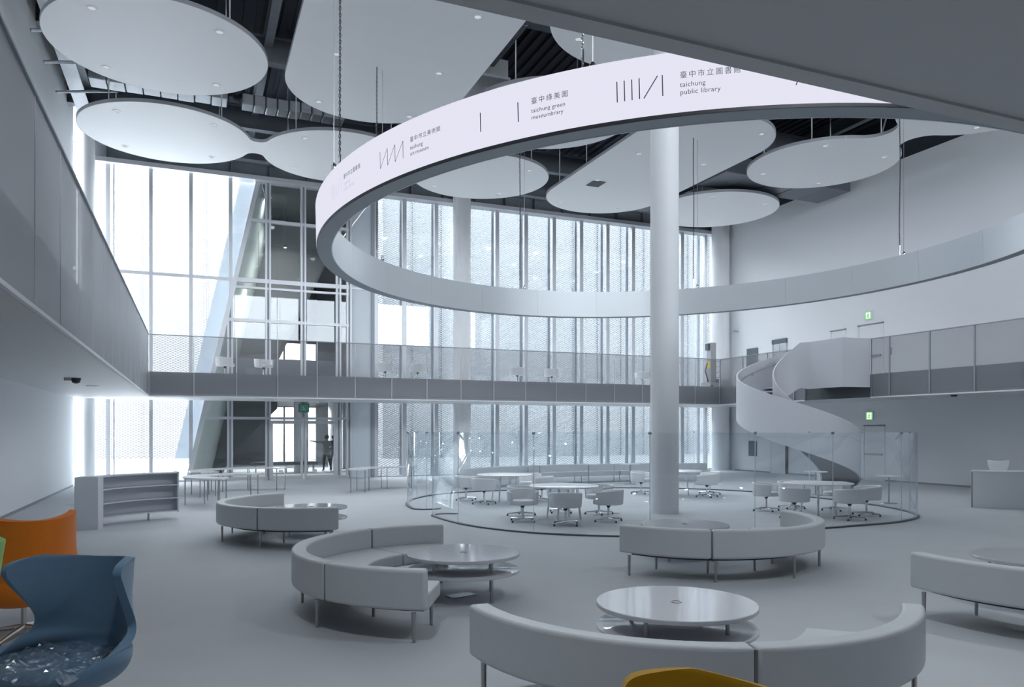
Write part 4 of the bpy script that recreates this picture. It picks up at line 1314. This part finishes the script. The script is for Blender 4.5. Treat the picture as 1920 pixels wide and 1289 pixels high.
# ------------------------------------------------------------------ winged egg-shaped lounge chairs
def interp(tab, v):
    """smooth curve through the table rows"""
    n = len(tab)
    for i in range(n - 1):
        if v <= tab[i + 1][0] or i == n - 2:
            a, p1 = tab[i]; b, p2 = tab[i + 1]
            h = b - a; u = (v - a) / h
            def slope(k):
                if k == 0 or k == n - 1:
                    q, r = (tab[0], tab[1]) if k == 0 else (tab[-2], tab[-1])
                else: q, r = tab[k - 1], tab[k + 1]
                return [(y - x) / (r[0] - q[0]) for x, y in zip(q[1], r[1])]
            m1, m2 = slope(i), slope(i + 1)
            return tuple((2 * u ** 3 - 3 * u * u + 1) * x + (u ** 3 - 2 * u * u + u) * h * s1 + (3 * u * u - 2 * u ** 3) * y + (u ** 3 - u * u) * h * s2 for x, y, s1, s2 in zip(p1, p2, m1, m2))
def make_egg(m, label, loc, rz, film=False, sc=1.0):
    """front is local -Y"""
    t = thing('wing_lounge_chair', loc, label, 'armchair', 'coloured lounge chairs', rz)
    t.scale = sc if isinstance(sc, tuple) else (sc, sc, sc)
    # (v, (z, half width at the open edge, back y, ellipse depth, y of the open edge))
    tab = [(0.0, (.285, .03, .06, .05, -.05)), (.06, (.29, .17, .15, .18, -.28)), (.13, (.32, .29, .23, .28, -.36)),
           (.21, (.37, .37, .285, .34, -.40)), (.28, (.42, .405, .31, .38, -.395)), (.34, (.465, .42, .325, .42, -.33)),
           (.40, (.505, .415, .33, .48, -.15)), (.46, (.55, .40, .34, .55, .06)), (.53, (.61, .37, .35, .60, .14)),
           (.64, (.71, .365, .37, .65, .11)), (.75, (.82, .385, .39, .70, .03)), (.86, (.925, .41, .405, .72, -.05)),
           (.93, (.985, .415, .412, .72, -.085)), (.965, (1.03, .41, .418, .72, -.06)), (.99, (1.055, .39, .42, .72, .02)), (1.0, (1.062, .355, .42, .72, .14))]
    nu, nv = 40, 48
    vs, fs = [], []
    for j in range(nv + 1):
        v = j / nv
        z, w_, yb, dp, ye = interp(tab, v)
        need = yb - ye
        if need <= dp: amax, ext = math.acos(max(-1, 1 - need / dp)), 0
        else: amax, ext = pi / 2, need - dp
        w_ = w_ / sin(amax)
        arc = amax * (w_ + dp) / 2
        tot = arc + ext
        for i in range(nu + 1):
            u = -1 + 2 * i / nu
            d = abs(u) * tot; sg = 1 if u > 0 else -1
            if d <= arc or ext == 0:
                a = amax * min(1, d / arc)
                x, y = w_ * sin(a), yb - dp * (1 - cos(a))
            else:
                k = (d - arc)
                x, y = w_ - .10 * (k / max(ext, .01)) ** 2 * min(1, ext / .3) , yb - dp - k
            zz = z
            if v > .85: zz += (.045 * u * u - .035) * (v - .85) / .15
            vs.append((sg * x, y, zz))
    for j in range(nv):
        for i in range(nu):
            a = j * (nu + 1) + i
            fs.append((a, a + 1, a + nu + 2, a + nu + 1))
    o = mesh('shell', vs, fs, m, t, smooth='all')
    s = o.modifiers.new('solid', 'SOLIDIFY'); s.thickness = .055; s.offset = 0
    s = o.modifiers.new('bevel', 'BEVEL'); s.width = .018; s.segments = 3; s.limit_method = 'ANGLE'; s.angle_limit = radians(60)
    s = o.modifiers.new('sub', 'SUBSURF'); s.levels = 1; s.render_levels = 2
    # seat pad
    n = 32
    prof = [(.0, .33), (.9, .33), (1.0, .37), (1.0, .42), (.93, .455), (.6, .465), (.0, .465)]
    vs, fs = [], []
    for r, z in prof:
        for i in range(n):
            a = 2 * pi * i / n
            sx = .31 * (abs(cos(a)) ** .8) * (1 if cos(a) > 0 else -1)
            sy = .34 * (abs(sin(a)) ** .8) * (1 if sin(a) > 0 else -1)
            vs.append((sx * r, sy * r - .10, z))
    for j in range(len(prof) - 1):
        for i in range(n):
            fs.append((j * n + i, j * n + (i + 1) % n, (j + 1) * n + (i + 1) % n, (j + 1) * n + i))
    pad = mesh('seat_cushion', vs, fs, m, t, smooth='all')
    MB().tube([(0, 0.02, .03), (0, 0.02, .30)], .022, 14).build('swivel_post', ALU, t, smooth=True)
    for k in range(4):
        a = radians(45 + 90 * k)
        L = MB().tube([(0, .02, .075), (.18 * cos(a), .02 + .18 * sin(a), .055), (.36 * cos(a), .02 + .36 * sin(a), .022)], [.028, .02, .013], 8).build('foot', ALU, t, smooth=True)
        MB().lathe([(.016, 0), (.016, .012)], 10, (.35 * cos(a), .02 + .35 * sin(a))).build('glide', BLACKP, L)
    if film:
        vs, fs = [], []
        n = 44
        rnd = random.Random(3)
        H = [[rnd.random() for _ in range(n + 1)] for _ in range(n + 1)]
        for j in range(n + 1):
            for i in range(n + 1):
                x = -.36 + .72 * i / n; y = -.50 + .72 * j / n
                e = max(abs(x) / .36, abs(y + .14) / .36)
                h = .476 + .004 * H[j][i] + .035 * (1 - abs(sin(x * 9 + y * 14 + 1.5 * sin(y * 8)))) ** 2 + .02 * (1 - abs(sin(x * 21 - y * 6))) ** 3 - .05 * max(0, e - .8) / .2
                vs.append((x, y, h))
        for j in range(n):
            for i in range(n):
                a = j * (n + 1) + i
                fs.append((a, a + 1, a + n + 2, a + n + 1))
        mesh('protective_film', vs, fs, FILM, t)
    return t
make_egg(BLUE, 'blue wool winged lounge chair at lower left with plastic wrapped seat', (-.745, 5.62, 0), radians(-29), True, sc=(.93, 1.0, 1.0))
make_egg(ORANGE, 'orange wool winged lounge chair behind the blue one, back to the viewer', (-1.47, 8.3, 0), radians(205), sc=1.07)
make_egg(GREEN, 'bright green lounge chair, only its edge in view at the left', (-1.83, 7.15, 0), radians(262))
make_egg(YELLOW, 'yellow lounge chair at the bottom edge in front of the foreground sofa', (1.4, 1.9, 0), radians(260))
sidetable(-1.37, 9.5, 'small white pedestal table half hidden behind the orange chair', .5, .22)

# ------------------------------------------------------------------ mast lift on the mezzanine
t = thing('mast_lift', (21.9, 28.6, ZM1), 'grey mast lift with a small cage parked on the back mezzanine', 'lift')
box('base', -.45, .65, -.35, .35, .08, .28, MACH, t, bevel=.02)
box('mast', -.28, .02, -.15, .15, .28, 2.1, MACH, t, bevel=.01)
box('mast_label', -.285, -.275, -.12, .12, .95, 1.25, MACHY, t)
box('top_bracket', -.4, -.26, -.1, .1, 1.75, 2.05, DARKG, t)
for sx in (-.36, .55):
    for sy in (-.33, .33):
        w_ = MB().lathe([(.08, -.03), (.08, .03)], 16).build('wheel', BLACKP, t)
        w_.location = (sx, sy, .08); w_.rotation_euler = (pi / 2, 0, 0)
for z in (.55, .8, 1.05, 1.3):
    MB().tube([(.05, -.3, z), (.65, -.3, z), (.65, .3, z), (.05, .3, z)], .014, 6).build('cage_rail', LEG, t)
for p in ((.65, -.3), (.65, .3), (.35, -.3), (.35, .3)):
    MB().tube([(p[0], p[1], .3), (p[0], p[1], 1.3)], .014, 6).build('cage_post', LEG, t)
box('cage_floor', .05, .68, -.32, .32, .28, .45, MACH, t)
MB().tube([(-.45, -.2, .3), (-.62, -.2, .8), (-.5, -.2, 1.15)], .03, 8).build('cable_hose', BLACKP, t)

# ------------------------------------------------------------------ people in the lobby
def person(loc, rz, label, jm, pm, arm_out=True):
    t = thing('person', loc, label, 'person', None, rz)
    J = {'pel': (0, 0, .93, .135), 'spi': (0, .0, 1.10, .125), 'che': (0, .01, 1.28, .15), 'nek': (0, .0, 1.42, .06), 'hed': (0, -.01, 1.49, .06), 'hd2': (0, -.015, 1.56, .095), 'hd3': (0, -.01, 1.64, .085),
         'lhp': (-.09, 0, .86, .10), 'lkn': (-.12, -.02, .48, .065), 'lan': (-.14, .02, .09, .042), 'lto': (-.15, -.15, .035, .035),
         'rhp': (.09, 0, .86, .10), 'rkn': (.15, -.02, .48, .065), 'ran': (.22, .02, .09, .042), 'rto': (.24, -.14, .035, .035),
         'lsh': (-.17, 0, 1.36, .065), 'rsh': (.17, 0, 1.36, .065), 'rel': (.24, .03, 1.10, .05), 'rwr': (.24, -.08, .88, .034), 'rha': (.235, -.12, .80, .03)}
    if arm_out:
        J.update({'lel': (-.42, -.02, 1.37, .05), 'lwr': (-.64, -.05, 1.41, .035), 'lha': (-.72, -.06, 1.43, .03)})
    else:
        J.update({'lel': (-.24, .03, 1.10, .05), 'lwr': (-.23, -.1, .9, .034), 'lha': (-.22, -.15, .83, .03)})
    J = {k: (-a, b, c, d) for k, (a, b, c, d) in J.items()}
    E_ = [('pel', 'spi'), ('spi', 'che'), ('che', 'nek'), ('nek', 'hed'), ('hed', 'hd2'), ('hd2', 'hd3'), ('pel', 'lhp'), ('lhp', 'lkn'), ('lkn', 'lan'), ('lan', 'lto'), ('pel', 'rhp'), ('rhp', 'rkn'), ('rkn', 'ran'), ('ran', 'rto'),
          ('che', 'lsh'), ('lsh', 'lel'), ('lel', 'lwr'), ('lwr', 'lha'), ('che', 'rsh'), ('rsh', 'rel'), ('rel', 'rwr'), ('rwr', 'rha')]
    # fingers
    for h, d in (('lha', -1), ('rha', 1)):
        hx, hy, hz, _ = J[h]
        out = arm_out and h == 'lha'
        for k in range(4):
            nm = h + 'f%d' % k
            J[nm] = (hx + .075 + .01 * (k in (1, 2)), hy - .03 + .02 * k, hz - .01, .009) if out else (hx, hy - .03 + .02 * k, hz - .08 - .01 * (k in (1, 2)), .009)
            E_.append((h, nm))
        nm = h + 'th'
        J[nm] = (hx + .03, hy - .05, hz + .03, .010) if out else (hx + d * .03, hy - .05, hz - .03, .010)
        E_.append((h, nm))
    bm = bmesh.new()
    lay = bm.verts.layers.skin.verify()
    V = {}
    for k, (x, y, z, r) in J.items():
        v = bm.verts.new((x, y, z)); v[lay].radius = (r, r * .85 if k in ('che', 'spi', 'pel') else r); V[k] = v
        v[lay].use_root = (k == 'pel')
    for a, b in E_: bm.edges.new((V[a], V[b]))
    me = bpy.data.meshes.new('skel'); bm.to_mesh(me); bm.free()
    o = bpy.data.objects.new('skel', me); COL.objects.link(o)
    o.modifiers.new('skin', 'SKIN')
    s = o.modifiers.new('sub', 'SUBSURF'); s.levels = 2; s.render_levels = 2
    dg = bpy.context.evaluated_depsgraph_get()
    bd = bpy.data.meshes.new_from_object(o.evaluated_get(dg))
    bpy.data.objects.remove(o)
    bd.materials.clear()
    for mm in (jm, pm, SKIN, HAIR): bd.materials.append(mm)
    for p in bd.polygons:
        p.use_smooth = True
        c = p.center
        hand = False
        for h in ('lwr', 'rwr'):
            w_ = Vector(J[h][:3])
            if (c - Vector(J[h[0] + 'ha'][:3])).length < .125: hand = True
        if c.z > 1.44: p.material_index = 2
        elif hand: p.material_index = 2
        elif c.z < .06: p.material_index = 3
        elif c.z < .82: p.material_index = 1
        else: p.material_index = 0
    b = bpy.data.objects.new('body', bd); link(b, t)
    # hair cap (back and sides)
    vs, fs = [], []
    n = 18
    for j in range(9):
        ph = pi * .72 * j / 8
        for i in range(n):
            th = 2 * pi * i / n
            vs.append((.105 * sin(ph) * cos(th), .02 + .115 * sin(ph) * sin(th), 1.60 + .115 * cos(ph) + (.03 * max(0, -sin(th)) if j > 5 else 0)))
    for j in range(8):
        for i in range(n):
            fs.append((j * n + i, j * n + (i + 1) % n, (j + 1) * n + (i + 1) % n, (j + 1) * n + i))
    mesh('hair', vs, fs, HAIR, t, smooth='all')
    # face: eyes, nose, mouth
    for sx in (-.032, .032):
        MB().lathe([(.002, 1.575), (.011, 1.58), (.002, 1.586)], 10, (sx, -.102)).build('eye', BLACKP, t)
    MB().hexa([(-.012, -.10, 1.535), (.012, -.10, 1.535), (.010, -.085, 1.535), (-.010, -.085, 1.535), (-.006, -.098, 1.575), (.006, -.098, 1.575), (.005, -.085, 1.575), (-.005, -.085, 1.575)]).build('nose', SKIN, t)
    box('mouth', -.022, .022, -.100, -.09, 1.508, 1.514, PANTS, t)
    # loose jacket hem
    MB().lathe([(.20, .78), (.185, .95), (.175, 1.1)], 20).build('jacket_hem', jm, t, smooth=True)
    return t
person((5.72, 36.3, 0), radians(180 + 8), 'person in grey jacket and dark trousers pointing left behind the glass door', JACKET, PANTS)
person((6.15, 36.9, 0), radians(170), 'second person in dark clothes half hidden by the door frame', PANTS, PANTS, False)
